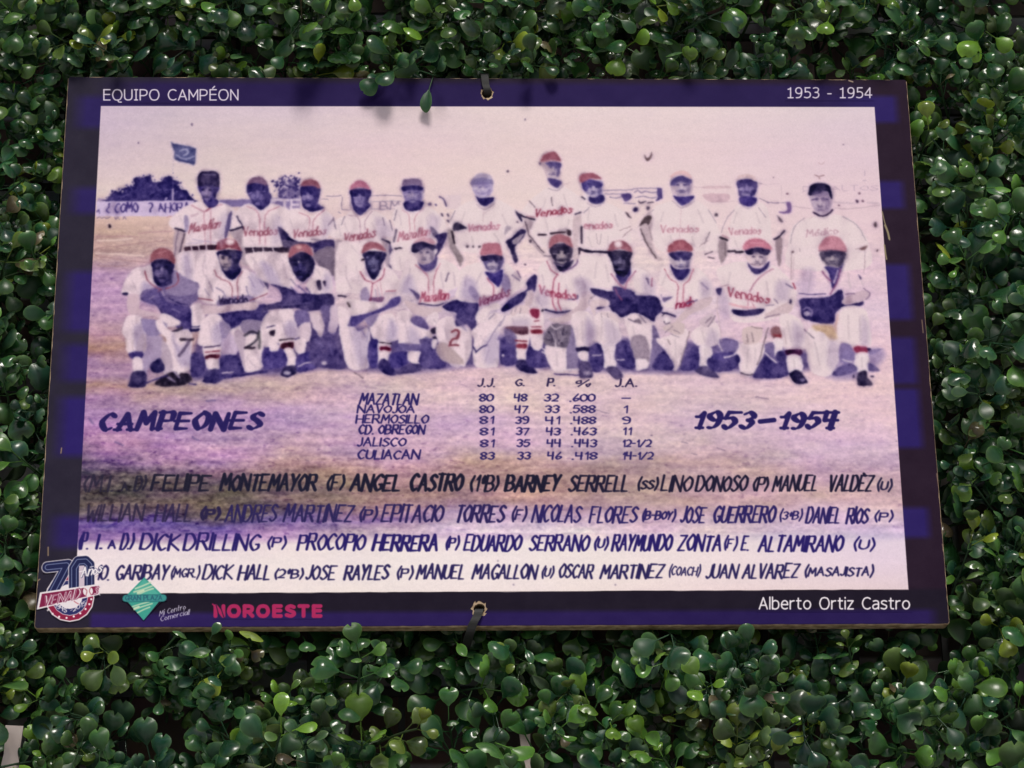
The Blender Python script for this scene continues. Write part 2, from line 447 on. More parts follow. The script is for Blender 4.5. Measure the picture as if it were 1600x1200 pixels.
SANS = {
 'E': '.3,0 .3,8|.3,8 4.8,8|.3,4.3 4.5,4.3|.3,0 4.8,0', 'Q': '~3.4,8.1 1.2,7.3 0,4 1.2,.7 3.4,-.1 5.6,.7 6.8,4 5.6,7.3 3.4,8.1|~3.8,0 4.5,-1.5 6.3,-1.7',
 'U': '~0,8 0,5.5 0,3 .3,1.2 1.4,.2 2.7,0 4,.2 5.1,1.2 5.4,3 5.4,5.5 5.4,8', 'I': '1.1,0 1.1,8|0,8 2.2,8|0,0 2.2,0', 'P': '0,0 0,8|~0,8 1.5,8 3.2,7.9 4.6,7.2 5,5.8 4.6,4.4 3.2,3.5 1.5,3.4 0,3.4',
 'O': '~3.4,8.1 1.2,7.3 0,4 1.2,.7 3.4,-.1 5.6,.7 6.8,4 5.6,7.3 3.4,8.1', 'C': '~5.6,7.2 4.4,7.9 3,8 1.1,7 0,4 1.1,1 3,0 4.4,.1 5.6,.8', 'A': '0,0 2.9,8 5.8,0|1,2.6 4.8,2.6',
 'M': '0,0 0,8 3.1,2.4 6.2,8 6.2,0', 'É': '.3,0 .3,8|.3,8 4.8,8|.3,4.3 4.5,4.3|.3,0 4.8,0|2.2,9.1 3.6,10.6', 'N': '0,0 0,8 5.2,0 5.2,8', '1': '.2,6.8 1.7,7.1 2.1,8 2.1,0|.2,0 4,0',
 '9': '~4.6,5.6 4,3.8 2.4,3.3 .7,4 .1,5.7 .7,7.4 2.4,8.1 4.1,7.3 4.7,5 4.3,2 3,.3 .6,0', '5': '4.4,8 .8,8 .8,4.6|~.8,4.6 2.4,4.9 4.1,4.2 4.7,2.5 4,.7 2.2,0 .2,.4',
 '3': '~.4,7.6 2,8.1 3.8,7.6 4.2,6.2 3.4,4.7 1.8,4.3|~1.8,4.3 3.8,3.9 4.5,2.3 3.8,.6 2,-.1 .1,.4', '4': '3.6,0 3.6,8 0,2.8 0,2.2 5,2.2', '-': '0,3.2 2.6,3.2', ' ': '',
 'l': '0,0 0,8.4', 'b': '0,0 0,8.4|~0,4.9 1.3,5.8 2.6,5.9 4.1,5 4.6,3 4.1,.9 2.6,0 1.2,0 0,.7', 'e': '.1,3.1 4.6,3.1|~4.6,3.1 4.2,5 2.5,5.9 .8,5 .1,3 .7,.9 2.6,0 4.4,.5',
 'r': '0,0 0,5.8|~0,4.4 1.2,5.5 2.8,5.8', 't': '~1.2,7.6 1.2,4 1.2,1.6 1.7,.3 3.2,.1|0,5.8 3.1,5.8', 'o': '~2.6,5.9 .9,5.1 .1,2.9 .9,.8 2.6,0 4.3,.8 5.1,2.9 4.3,5.1 2.6,5.9',
 'i': '0,0 0,5.8|0,7.7 0,8.1', 'z': '0,5.8 3.9,5.8 0,0 4,0', 's': '~4,5.4 2.2,5.9 .6,5.3 .5,4 2.2,3.1 3.9,2.3 3.8,.7 2.2,0 0,.5',
 'a': '~.5,5.5 2.2,5.9 3.8,5.4 4.2,4 4.2,2 4.2,0|~4.2,3.4 2,3.3 .5,2.6 .1,1.4 .8,.2 2.4,.1 4.2,1.2',
 'R': '0,0 0,8|~0,8 1.5,8 3.2,7.9 4.6,7.2 5,5.8 4.6,4.4 3.2,3.5 1.5,3.4 0,3.4|2.6,3.4 5.2,0', 'S': '~5,7.2 2.9,8 .9,7.2 .6,5.6 2.6,4.2 4.8,3 5,1.2 2.9,0 .2,.8', 'T': '0,8 5.6,8|2.8,8 2.8,0'}

def glyph(ch, face=None):
    out = []; wmax = 0
    for s in (face or GLYPH).get(ch, '').split('|'):
        if not s: continue
        sm = s[0] == '~'
        p = np.array([[float(v) for v in (a.split(',') if ',' in a else a)] for a in s.lstrip('~').split()])
        wmax = max(wmax, p[:, 0].max())
        if sm: p = curve(p, False, 5)
        out.append(p)
    return out, (3.0 if ch == ' ' else wmax)

def letters(C, conv, scale, text, x0, y0, x1, y1, h, wid, col, slant=.28, pen=.5, rnd=None, gap=2.0, serif=False, jit=.035, face=None, small=0):
    rnd = rnd or random.Random(len(text) * 7 + int(x0))
    gl = [glyph(c, face) for c in text]
    total = sum(g[1] + gap for g in gl) - gap
    L = math.hypot(x1 - x0, y1 - y0)
    if h > 12 and not face and not serif: L = L * .955 - wid * .8; x0 += wid * .4
    sx = (L - slant * h * .85) / max(total, 1)
    ux, uy = 1.0, (y1 - y0) / L
    if pen == .5: wid *= min(1, .45 + .55 * sx * 8 / (h * .55))
    cx = 0
    for (strokes, gw), ch in zip(gl, text):
        kx, ky, up = (1, 1, 0)
        if small and ch not in '()': kx, ky, up = 1, small, (1 - small) * .45
        dy = rnd.uniform(-jit, jit) * h - up * h; ds = 1 + rnd.uniform(-1.4, 1.4) * jit; dsl = slant + rnd.uniform(-1, 1) * jit
        for p in strokes:
            X = (cx + p[:, 0]) * sx; Y = p[:, 1] / 8 * h * ds * ky
            X = X + Y * dsl
            q = np.c_[x0 + X * ux, y0 + X * uy - Y + dy]
            d = np.diff(q, axis=0); ang = np.abs(np.sin(np.arctan2(d[:, 1], d[:, 0]) + .25))
            ang = np.r_[ang[:1], (ang[1:] + ang[:-1]) / 2, ang[-1:]]
            ww = wid * (1 - pen + pen * ang * 1.25)
            if len(ww) > 2 and pen: ww[0] *= .9; ww[-1] *= .75
            pp = conv(q)
            stroke(C, pp, ww * scale, col)
            if serif and len(p) < 4:
                for e in (q[0], q[-1]):
                    stroke(C, conv(np.array([e + [-wid * .62, 0], e + [wid * .62, 0]])), wid * .5 * scale, col)
        cx += gw + gap

BLOCK = dict(A=(140, 200, 5), B=(400, 200, 5), C=(660, 200, 5), D=(880, 200, 5), E=(1100, 200, 5), F=(140, 390, 5), G=(400, 390, 5),
             H=(660, 390, 5), I=(880, 390, 5), J=(1100, 390, 5), X=(50, 800, 5.3333), Z=(0, 0, 1))

def draw(C, art):
    ox, oy, k = BLOCK['Z']
    K0 = RES * .000437                                   # canvas pixels for one tracing unit
    def conv(q): return sheet(np.asarray(q, float) / k + [ox, oy]) * RES
    for line in art.strip().splitlines():
        line = line.strip()
        if not line or line[0] == '#': continue
        if line[0] == '@':
            ox, oy, k = BLOCK[line[1]]; continue
        head, _, body = line.partition(':')
        h = head.split()
        sc = K0 / k
        if h[0] in 'fp':
            q = np.array([[float(v) for v in a.split(',')] for a in body.split()])
            p = conv(q)
            if h[0] == 'f': p = curve(p, True, 3)
            fill(C, p, colour(h[1]), float(h[2]) * sc if len(h) > 2 else 3.0)
        elif h[0] in 'sl':
            for part in body.split(';'):
                q = np.array([[float(v) for v in a.split(',')] for a in part.split()])
                p = conv(q)
                if h[0] == 's': p = curve(p, False, 4)
                stroke(C, p, float(h[2]) * sc, colour(h[1]), 1.8)
        elif h[0] == 'e':
            for part in body.split(';'):
                cx, cy, rx, ry = [float(v) for v in part.replace(',', ' ').split()]
                a = np.linspace(0, 2 * np.pi, 17)[:-1]
                fill(C, conv(np.c_[cx + rx * np.cos(a), cy + ry * np.sin(a)]), colour(h[1]), float(h[2]) * sc if len(h) > 2 else 2.2)
        elif h[0] == 'v':                                  # leafy dabs along an outline
            q = curve(np.array([[float(v) for v in a.split(',')] for a in body.split()]), False, 6)
            rr = random.Random(len(body)); n, r = int(h[2]), float(h[3])
            for _ in range(n):
                i = rr.randrange(len(q)); x, y = q[i] + np.array([rr.gauss(0, r * 1.1), rr.gauss(0, r * 1.1)])
                a = np.linspace(0, 2 * np.pi, 9)[:-1]; w = r * rr.uniform(.3, .9); hh = r * rr.uniform(.2, .6); t = rr.uniform(0, 3.14)
                ex, ey = w * np.cos(a), hh * np.sin(a)
                fill(C, conv(np.c_[x + ex * math.cos(t) - ey * math.sin(t), y + ex * math.sin(t) + ey * math.cos(t)]), colour(h[1]), 1.6)
        elif h[0] == 'F':                                  # a small face under a cap brim: lit nose, cheeks and chin, dark sockets and mouth
            li, da = h[1], h[2]
            for part in body.split(';'):
                cx, by, w, ch, tu = [float(v) for v in part.replace(',', ' ').split()]
                hh = ch - by; nx = cx + tu * w
                lc, dc = colour(li)[0], colour(da)[0]; a = np.linspace(0, 2 * np.pi, 17)[:-1]
                fill(C, conv(np.c_[nx + .34 * w * np.cos(a), by + .58 * hh + .36 * hh * np.sin(a)]), (lc * .55 + dc * .45, .5), .2 * w * sc)
                for X, Y, rx, ry, c, al in ((cx, by + .06 * hh, .48 * w, .13 * hh, da, .6), (cx + .4 * w, by + .5 * hh, .14 * w, .4 * hh, da, .45),
                        (nx - .2 * w, by + .30 * hh, .12 * w, .08 * hh, da, .8), (nx + .2 * w, by + .30 * hh, .12 * w, .08 * hh, da, .8),
                        (nx, by + .44 * hh, .065 * w, .17 * hh, li, .85), (nx - .24 * w, by + .52 * hh, .13 * w, .13 * hh, li, .6),
                        (nx + .22 * w, by + .52 * hh, .10 * w, .11 * hh, li, .4), (nx, by + .635 * hh, .12 * w, .04 * hh, da, .6),
                        (nx, by + .77 * hh, .17 * w, .04 * hh, da, .75), (nx, by + .9 * hh, .14 * w, .07 * hh, li, .55)):
                    a = np.linspace(0, 2 * np.pi, 17)[:-1]
                    fill(C, conv(np.c_[X + rx * np.cos(a), Y + ry * np.sin(a)]), colour('%s/%s' % (li if c == li else da, al)), .09 * w * sc)
        elif h[0] == 't':
            a, _, text = body.strip().partition(' ')
            x0, y0, x1, y1, hh = [float(v) for v in a.split(',')]
            letters(C, conv, sc, text, x0, y0, x1, y1, hh, float(h[2]), colour(h[1]), float(h[3]) if len(h) > 3 else .28, jit=.05)

def blur(a, s):
    r = int(3 * s + 1); k = np.exp(-.5 * (np.arange(-r, r + 1) / s) ** 2); k /= k.sum()
    for ax in (0, 1):
        pad = [(0, 0)] * a.ndim; pad[ax] = (r, r)
        b = np.pad(a, pad, mode='edge'); o = np.zeros_like(a)
        for i, w in enumerate(k):
            sl = [slice(None)] * a.ndim; sl[ax] = slice(i, i + a.shape[ax]); o += w * b[tuple(sl)]
        a = o
    return a

def upsample(g, h, w):
    y = np.linspace(0, g.shape[0] - 1, h); x = np.linspace(0, g.shape[1] - 1, w)
    y0 = np.minimum(y.astype(int), g.shape[0] - 2); x0 = np.minimum(x.astype(int), g.shape[1] - 2)
    fy = (y - y0); fx = (x - x0); fy = (fy * fy * (3 - 2 * fy)); fx = (fx * fx * (3 - 2 * fx))
    if g.ndim == 3: fy = fy[:, None, None]; fx = fx[None, :, None]
    else: fy = fy[:, None]; fx = fx[None, :]
    a = g[y0][:, x0]; b = g[y0][:, x0 + 1]; c = g[y0 + 1][:, x0]; d = g[y0 + 1][:, x0 + 1]
    return (a * (1 - fx) + b * fx) * (1 - fy) + (c * (1 - fx) + d * fx) * fy

def noise(rs, h, w, cy, cx, octaves=4, fall=.6):
    o = np.zeros((h, w), np.float32); a = 1
    for i in range(octaves):
        o += a * upsample(rs.uniform(-1, 1, (int(cy * 2 ** i) + 2, int(cx * 2 ** i) + 2)).astype(np.float32), h, w); a *= fall
    return o

TONE_X = [150, 350, 600, 850, 1100, 1350]
TONE = '''165 cdbad0 d4c2d2 decbd4 e4d2d6 e4d2d8 dccbd6
230 d0bccc d8c4cc e2d0d4 e6d5d6 e6d4d8 e0cfd8
300 decacc e2cfd0 e6d4d4 e8d8d6 e7d6d8 e4d0d8
340 d8b8b2 d6bab8 e1d0d0 e7d7d6 e7d6d7 e4d0d6
370 c9a4a0 cdafaf e1d0d0 e6d6d6 e6d6d7 e4cfd4
400 c09c9c cdafb2 e1cdd0 e5d4d6 e5d4d6 e2cdd4
430 be98bc c3a5be dcc6d0 e4d2d6 e4d2d6 e0cad4
480 c49cbe bea0b9 c8b4c8 d7c3d2 dcc8d4 dec6d4
515 c092a0 b996a5 bea5b9 cdb9cd d7c1d0 dec5d4
530 c08c7c be9696 b9a0b4 cbb6cb d6c0cf dec5d4
555 a57da5 aa87a5 b9a0af c8b2c3 d4bccc dec4d0
580 a57daa b496a5 c8b2b9 d2bcc6 d8c1ce e0c6d0
600 be9187 be9ea0 d4bec2 d8c2ca dac4ce e0c6d0
625 aa7daa b694a8 d2bac3 d6c0ca d8c0ce dec4d0
660 ac82b8 b491bc c4acc6 cdb6ca ceb8ce d8bed2
690 b07ab2 b68cb8 c0a5c0 c8b0c8 cab4cc d6bed2
712 6e5578 aa82a5 bca0b4 bea5b9 c4acc0 ceb4c8
730 584c5c 967887 b698a5 b89ba5 bea4ae c8acba
755 504858 60525f aa8e96 b6999e bea2a8 c8acb8
778 5a4e55 826c6e b09496 bc9e9e c2a6a8 caafba
797 52485f 605269 a58aa0 bea2b2 c4aab8 ceb6c8
812 5c4696 64509b 8c73af c6aec8 ccb6cc d0bcd6
828 825fa5 8c69aa a58cb9 d4c0d4 d4c0d6 ccbadc
840 a07daf af8cb9 cdb9cd e1d0da deccda d4c2da
850 e4d4de e8d8e0 eadce2 eadee2 e8d8e0 decce0
880 e8dae2 ecdee4 ece0e4 ece0e2 eadae0 e0cce0
930 e8d8e0 ecdee2 ecdee0 ebdcde e8d4d8 dec8d0'''
PICTURE = r'''
# ---- field, fence and banners behind the team
@A
p 9c86b4/.8 8: 60,552 140,556 140,578 55,578
f 352b78: 140,575 138,556 150,540 185,500 215,495 232,502 258,502 265,470 320,460 348,440 338,402 370,380 395,395 440,376 476,380 490,420 512,426 560,414 575,386 630,375 652,405 690,414 700,435 682,445 720,480 760,488 772,520 815,560 800,580
v 362c7c 90 13: 140,552 185,500 232,502 265,470 320,460 345,402 395,392 476,380 512,424 575,386 640,378 700,432 720,478 772,520 815,560
v 5a4e94/.8 40 12: 230,530 330,500 440,450 560,480 660,500 740,540
s 6f62a4/.8 10: 470,520 500,495; 240,540 290,525; 540,485 560,480
s cbb9da 12: 650,480 648,565 ; 600,548 590,560
s a99bb8/.5 4: 650,180 650,480
p cdbbdb 4: 52,574 820,566 720,690 46,690
p 8272ac 5: 1010,560 1610,545 1610,610 1010,615
t 48388c 13 .06: 190,662,392,658,74 COMO
t 48388c 11 .0: 535,655,790,650,68 AHORA
t 48388c 11 .0: 130,662,168,662,68 ¿
t 48388c 12 .0: 450,655,495,655,68 ?
s 48388c 8: 55,655 70,640 75,665
s 6a5a86/.8 7: 55,706 75,695 95,708 110,696 130,708 160,697 ; 195,695 205,712 218,694 ; 222,700 230,712; 262,710 270,692 284,710
s c0808c/.8 7: 605,700 620,690 650,695
e 3a2c48 11 17: 155,766 11 17
s b08890/.5 12: 380,825 480,812 640,808 ; 45,850 200,845 380,850
s f0d8cc/.6 16: 45,980 200,985 420,1000 ; 60,880 200,875 330,865
s a07c80/.45 12: 45,940 180,925 350,905 600,880 ; 45,1000 160,1015 300,1035 460,1050 ; 60,1075 200,1080 300,1070
s b58c88/.5 8: 495,760 500,800
s 8a78a0/.8 6: 375,120 380,116
# flag
f 5c5f97: 634,108 662,122 740,134 822,156 828,180 823,285 775,280 662,250 658,185
s a7a8cc 13: 705,178 745,165 765,185 755,205 730,215
s 9a9cc4 11: 672,210 735,245 815,222
s 3b3f84 8: 672,238 740,262 818,268
@B
f 54468c/.75: 180,480 200,430 245,415 290,410 318,430 330,470 335,545 180,548
v 4b3e86 110 17: 150,470 180,420 225,405 275,398 320,390 330,440 300,470 230,470 190,500 200,535 300,530
s d8c8d4 10: 195,480 215,455 245,470 ; 235,425 250,440 ; 215,530 235,500
p 8a79b0/.8 6: 0,550 345,545 345,640 0,640
s e0d0dc 20: 150,562 250,562 ; 222,570 222,636
s e0d0dc 16: 272,560 272,636 ; 272,562 335,562 ; 272,598 325,598 ; 272,634 335,634
s e0d0dc 20: 0,560 20,600 0,635 ; 60,575 95,560 110,600
s 8f7f9c 6: 500,552 560,556 ; 548,530 600,533 665,528 ; 890,532 1000,527 1135,533 ; 670,540 668,638 ; 672,636 725,640 ; 640,655 660,668
s a294b0 5: 745,540 735,640 ; 890,570 900,640 ; 900,575 1130,570 ; 905,632 1130,632
t 8f7f9c 9 .02: 960,635,1125,635,62 BM
s 5f5088 12: 1430,536 1462,560 1482,612
f 6f6090: 1340,590 1360,582 1365,600 1350,605
e 6f6090 8 10: 1400,600 8 10
s 4a3d66 12: 1448,672 1456,690 ; 1492,672 1498,688 ; 1490,720 1505,735
p d8c4ce/.6 8: 1480,525 1600,525 1600,640 1490,630
# ---- standing row
@A
f W: 775,600 860,570 920,640 1000,585 1080,600 1140,650 1205,745 1195,775 1090,805 1060,800 1045,905 1065,940 1070,1190 690,1190 735,930 745,805 660,790 615,740 700,640
f b7a0aa: 665,795 742,800 735,880 718,960 695,1100 655,1100 652,960
s 4a3858/.7 16: 738,830 712,930 690,1060
f ac98a4: 1095,810 1195,790 1205,900 1240,1060 1190,1060 1165,930
s 3c2f58 16: 668,782 745,808 ; 1095,800 1200,772
s W 7: 1100,783 1200,752
f G/.8: 735,690 760,690 775,760 750,820 735,760
f N/.85: 1078,690 1112,650 1098,760 1062,865 1048,830
s c8a8b8/.8 20: 790,690 840,670
s r 8: 795,605 860,642 905,655 960,620 1030,598
s R 9: 900,650 935,628
s r 7: 890,660 905,920 ; 942,650 946,915
t R/.8 13 .3: 765,822,1040,770,66 Mazatlan
s G/.5 10: 800,870 1000,900 ; 760,905 880,895
p 4a2c48 4: 738,935 1055,908 1060,945 740,970
s e0d0d6 10: 790,925 800,965 ; 850,922 860,962 ; 910,918 915,958 ; 965,915 970,950
s t/.6 8: 880,1000 870,1180 ; 820,1000 800,1120 ; 960,980 950,1050
f 4b3d8c: 848,445 1008,450 990,520 975,565 940,585 890,575 865,520
f 32275c: 850,365 880,340 960,336 1000,355 1012,400 1006,465 960,450 900,445 848,458 838,410
f 8d7ab0: 885,490 930,470 945,500 935,530 905,530
s c7b5c8 9: 915,462 935,470 ; 898,525 930,528
f 392d80: 888,562 1000,560 985,612 935,625 905,600
s 6a5f8c/.7 12: 880,365 980,365
F a08cb8 2c2358 : 925,445,130,572,-.08
# second
f W: 1150,640 1240,588 1330,640 1390,588 1480,600 1580,660 1610,760 1480,790 1500,860 1500,930 1220,940 1190,860 1210,780 1140,700
s G/.6 14: 1480,700 1500,780 ; 1150,690 1180,750
s r 7: 1225,610 1320,672 1326,910 ; 1480,612 1370,682 1370,920
t R/.8 12 .1: 1195,842,1490,835,62 Venados
p 4a3a5c 4: 1205,935 1560,930 1560,970 1215,975
s d8c8d0 10: 1270,945 1280,985 ; 1350,945 1360,985 ; 1430,940 1440,980
f N: 1222,470 1250,430 1380,430 1402,500 1422,540 1395,600 1340,642 1282,605 1260,560 1230,510
f 7d5a80: 1225,445 1258,392 1320,380 1368,400 1388,450 1300,428
s 8877b8 12: 1245,512 1300,500 1368,498
s 9484c0 9: 1285,558 1345,552
e e0d0da 20 12: 1435,565 25 14
F 8f80bc 30266e : 1310,455,140,610,0
@B
f 3a2f6a: 168,770 230,812 280,860 420,890 430,935 250,945 205,905
f 6c5c80/.8: 200,880 300,880 420,910 420,940 240,950
e R 12 9: 238,778 12 9
f W: 195,680 325,625 430,690 520,630 590,690 605,740 550,860 430,890 290,870 220,790 178,740
s 5a4868/.7 12: 560,760 600,710 ; 430,870 550,890
s r 7: 335,660 415,700 410,790 ; 530,640 450,720 442,800
t R/.8 12 .2: 280,858,570,832,64 Venados
f 3d3070: 430,905 580,868 615,900 600,955 520,1000 480,1060 450,960
f 75647f: 450,980 600,925 625,1140 560,1140 490,1080
f N: 340,460 420,450 498,468 495,540 480,592 530,622 440,658 368,622 350,540
f 935268: 345,455 368,415 430,402 480,420 497,472 420,452
f 9482b8: 385,528 420,520 425,560 400,570
s b8a8cc 9: 380,532 410,528
F a090c0 332878 : 415,462,130,620,-.1
f W: 620,720 690,690 745,650 815,712 900,642 985,680 1045,740 1095,860 985,850 960,1020 668,1020 690,880 600,860 572,820
f ae9aa6: 615,880 680,892 665,1000 652,1180 608,1180 612,1000
s 55456a/.6 8: 665,900 655,1100
f a592a4: 1005,890 1062,910 1055,1090 1012,1060
f 4a3c78/.8: 1040,910 1066,912 1062,1090 1042,1085
s 2f2450 16: 985,868 1062,906 
s b08ca2 6: 722,680 805,722 805,1000 ; 905,650 850,722 845,800
t R/.8 13 .1: 680,892,950,852,70 Venados
s 3a2a44 20: 665,1036 835,1030
p W 4: 665,1055 850,1050 840,1290 655,1290
f N: 728,500 750,478 880,478 897,520 872,570 895,608 815,682 758,632 740,560
f bd6c8a: 735,455 770,420 810,412 860,430 890,485 810,466 738,484
f a898c8: 768,570 830,565 828,605 795,610 772,598
s 9a8ac0 10: 758,543 850,538
F a090c0 33286e : 808,480,130,625,0
f W: 1100,600 1160,620 1205,662 1300,608 1400,650 1480,740 1492,810 1400,845 1390,880 1340,940 1060,940 1092,800 1060,700
s 473a62/.7 18: 1092,795 1075,885
f 4a3c6c/.8: 1360,765 1420,815 1400,862 1372,830
f 3d3070: 1398,842 1490,820 1455,930 1400,1010 1378,960 1412,890
f a5919a: 1492,810 1545,850 1560,960 1605,1030 1580,1045 1510,930
s c890a0 6: 1140,640 1190,680 1200,830 ; 1310,620 1240,700 1235,800
t a84a66/.7 12 .15: 1100,885,1375,835,70 Mazatlan
s 2f2448 18: 1085,942 1130,945 1120,985 ; 1160,990 1165,960 1200,985
f W: 1060,960 1230,960 1230,1100 1060,1100
f 8a7ab2: 1145,465 1292,465 1302,520 1280,575 1170,582 1148,520
f N: 1140,452 1292,450 1292,492 1220,480 1148,498
f 7d6690: 1140,455 1150,405 1220,394 1282,405 1297,458 1220,442
f c2b2cc: 1200,505 1222,500 1228,550 1205,555
s beaed0 9: 1160,520 1190,515 ; 1240,515 1275,520
f N: 1158,572 1302,570 1288,636 1220,652 1160,632
e d8c8d8 16 22: 1300,520 10 25
F c2b4ce 463a80 : 1222,470,130,590,0
@C
f W: 250,640 410,560 485,620 560,555 700,620 790,700 770,800 640,880 640,960 280,960 260,800 200,770
f 2f2550/.85: 250,735 320,760 345,785 240,805
f 9c8b92: 190,800 240,800 252,900 300,985 318,1030 285,1045 222,950
s 3a2c40 14: 225,808 250,900
f 8d7c84/.7: 250,985 310,1000 300,1080 285,1075
f 2f2558: 720,650 790,692 872,702 860,724 790,714 772,735
f 352a64: 645,885 700,850 760,790 805,800 790,855 722,930 742,1030 715,1052 690,970 662,920
f 9c8c9e: 700,875 790,825 782,850 722,912
f a898aa/.8: 650,768 690,782 640,835
t c0708a/.8 11 .15: 345,806,620,790,58 Venados
e 3a2c44 9 9: 350,925 10 10; 395,928 9 9; 440,925 9 9
s d0b8c0 5: 560,610 470,680 ; 480,625 470,740
f b2a4c8: 383,440 400,400 540,400 552,450 532,520 460,548 410,520
f 8b80b0: 380,445 395,395 455,375 530,385 552,440 480,435
f b9acc4: 390,400 420,365 470,352 530,368 540,400 460,385
s e4d8e2 15: 408,472 440,466 475,476 520,468
s 8271aa 8: 425,505 465,518 505,500
e 6f60a0 8 6: 462,492 12 6
F ddd0de 7a6cab : 468,430,120,545,0
f N: 412,532 440,548 520,542 556,545 545,578 485,616 438,590
f W: 770,650 850,560 960,470 1085,450 1200,520 1300,600 1230,690 1225,930 930,930 850,830 780,720
s c8acb4/.6 8: 1085,440 1150,430
s 6a5868 7: 1005,540 1012,610 ; 830,572 875,622
s 32264c 16: 765,680 800,700 870,716
s a04a60 6: 805,690 875,700
f b5a0a8: 795,715 862,735 832,840 900,930 950,1000 900,960 830,860
s 5a4860 9: 800,730 830,830 900,920 945,975
f cdb8bc: 1180,680 1240,680 1232,850 1222,1040 1172,1040 1172,850
s 3a2c4c 14: 1242,770 1235,890 ; 1220,940 1222,1030
s 2f2450 13: 1190,672 1250,655 1300,625
t a83a58 12 .2: 870,696,1190,660,60 Venados
s 3a2840 16: 905,832 960,834 ; 1000,826 1110,812
f 3a2840: 1120,790 1160,802 1152,845 1128,830
e 4a3a58 9 10: 838,885 12 12 ; 665,340 9 9 ; 738,735 9 7 ; 800,1066 10 6
s 5a4a60 7: 950,1000 1010,1000
f c6b0ba: 938,272 1072,272 1076,320 1050,392 980,392 945,330
f 4d4190/.9: 958,268 1076,272 1074,322 1052,382 1034,335 985,300
f 9f5469: 923,268 940,214 1000,185 1052,205 1082,265 1000,256
s cba0a8 7: 930,262 1000,250 1078,264
e 7a6a90 8 8: 1005,360 24 7 ; 918,280 9 12
s d8c8d2 8: 1010,330 1022,345
F d4c2c8 5a4c88 : 1015,270,110,395,.04
f 51438c: 972,392 1040,398 1088,420 1070,452 1045,468 1000,442
f W: 1240,650 1290,590 1350,610 1410,580 1520,620 1600,700 1600,980 1230,960 1240,780
s 3a2c4c/.9 16: 1242,780 1238,900
t b85c76/.75 11 .0: 1255,788,1500,782,54 enados
s 32264c 24: 1222,948 1330,970 1452,968
s 9a8894/.7 5: 1355,825 1368,900 1385,905 1395,830
f 9a8cb8: 1238,420 1392,410 1402,450 1402,520 1342,538 1270,510
f 473b92/.95: 1238,432 1310,398 1402,432 1392,462 1330,470 1262,492
f a6586e: 1223,395 1245,360 1342,354 1395,402 1312,394 1236,430
e d8cade 16 12: 1332,470 15 13 ; 1345,515 20 8
e 4a3c78 12 6: 1325,494 14 7
F cabcd0 42387e : 1330,425,120,540,.02
f N: 1282,535 1342,542 1402,520 1424,552 1400,586 1350,597 1302,577
e e6dade 20 26: 1275,540 20 26
s 4a3d60 12: 1240,540 1262,555
@D
s 7a6a98 6: 312,487 540,480 ; 312,516 462,514 ; 540,474 730,470 ; 470,590 560,590
f 5a4890: 450,516 520,510 528,550 482,578 460,550
p 5f4f96 4: 728,468 766,470 772,552 716,574 732,540
s 7a6a98 8: 550,502 580,490 610,506 640,495 680,506 730,500 ; 556,546 620,536 680,546 722,540 ; 360,542 400,547 450,542
s 4a3c5c 9: 585,575 600,585 640,575 ; 655,588 690,578 700,582
e 3a2c6c 19 20: 560,636 19 20
e 4a3c60 11 12: 656,628 11 12
f 6a5868: 478,656 500,662 530,702 508,694
f 6f545c: 632,210 652,236 672,225 685,190 688,225 660,258 640,245
f d2b4bc/.8: 1095,455 1290,455 1290,470 1100,476
f ceacb6/.8: 1095,520 1280,515 1280,575 1150,578 1100,550
s c8acb8/.7 6: 1000,462 1095,462 ; 1150,580 1330,575
s 8a7a92 6: 1500,430 1545,435 ; 1530,550 1600,585
f W: 690,640 850,570 925,610 1010,560 1140,640 1230,830 1290,930 1100,960 760,960 690,820
f c2acb2: 600,740 650,685 695,692 690,762 680,860 722,980 772,1022 740,1034 662,940 610,830
s 75646e 13: 600,790 655,920 720,1015
f 5f4d58: 590,770 610,725 655,682 690,700 660,760 640,745
s 8d7b82/.8 8: 665,770 690,880
t b86a80/.7 9 .0: 755,816,1075,812,56 Venados
s d0b0ba 5: 915,610 905,870 ; 985,580 925,625
s 887a86 7: 1140,812 1115,870 1098,905
s 4a3c50 9: 1105,990 1160,965 ; 1130,1012 1175,1020
s b59ca4 7: 1060,925 1125,880 ; 440,800 520,770 ; 460,850 530,790
f cfbac6: 838,440 1000,430 1002,500 970,532 870,532
f 5c5094: 832,445 845,402 920,372 992,392 1002,432 950,432 915,420 868,442
f dfb9ba: 832,392 850,355 910,335 972,345 1002,402 912,368
f 77659a: 876,492 920,476 955,495 918,504
s 7060a0 10: 855,448 890,442 ; 940,444 985,440
e 9a88b0 8 6: 915,520 20 5
F d8c8d0 5a4c88 : 920,410,130,532,0
f 4a3b92: 853,525 900,537 1018,530 985,576 925,606 880,572
f W: 1330,640 1385,590 1430,620 1500,575 1600,650 1600,960 1280,960 1290,830
s 2a1f38 20: 1222,858 1278,878
s a05068 6: 1240,840 1292,862
f ab989e: 1212,885 1272,882 1272,1000 1228,1062 1208,980
s 6a5864/.7 7: 1265,890 1262,1000
t b86a80/.65 10 .0: 1290,836,1560,828,56 Venados
s 3a2c48 20: 1285,965 1330,962 ; 1345,970 1400,966
e 5a4a60 14 12: 1192,680 15 13
f 4d4088: 1350,420 1430,392 1506,415 1513,470 1490,532 1380,536 1360,480
f d8bdbe: 1350,412 1370,375 1430,360 1490,375 1508,422 1430,392
e b9aace 16 10: 1385,478 18 11 ; 1468,475 20 11
e 7a6ab0 10 14: 1425,470 9 20
e dccce0 24 8: 1422,518 28 9
F 9c8cc0 3a2f74 : 1430,415,130,540,0
f 46378f: 1380,540 1500,540 1508,576 1480,606 1430,614 1385,592
@E
f 9c8690: 552,870 606,860 606,960 592,1066 570,1066
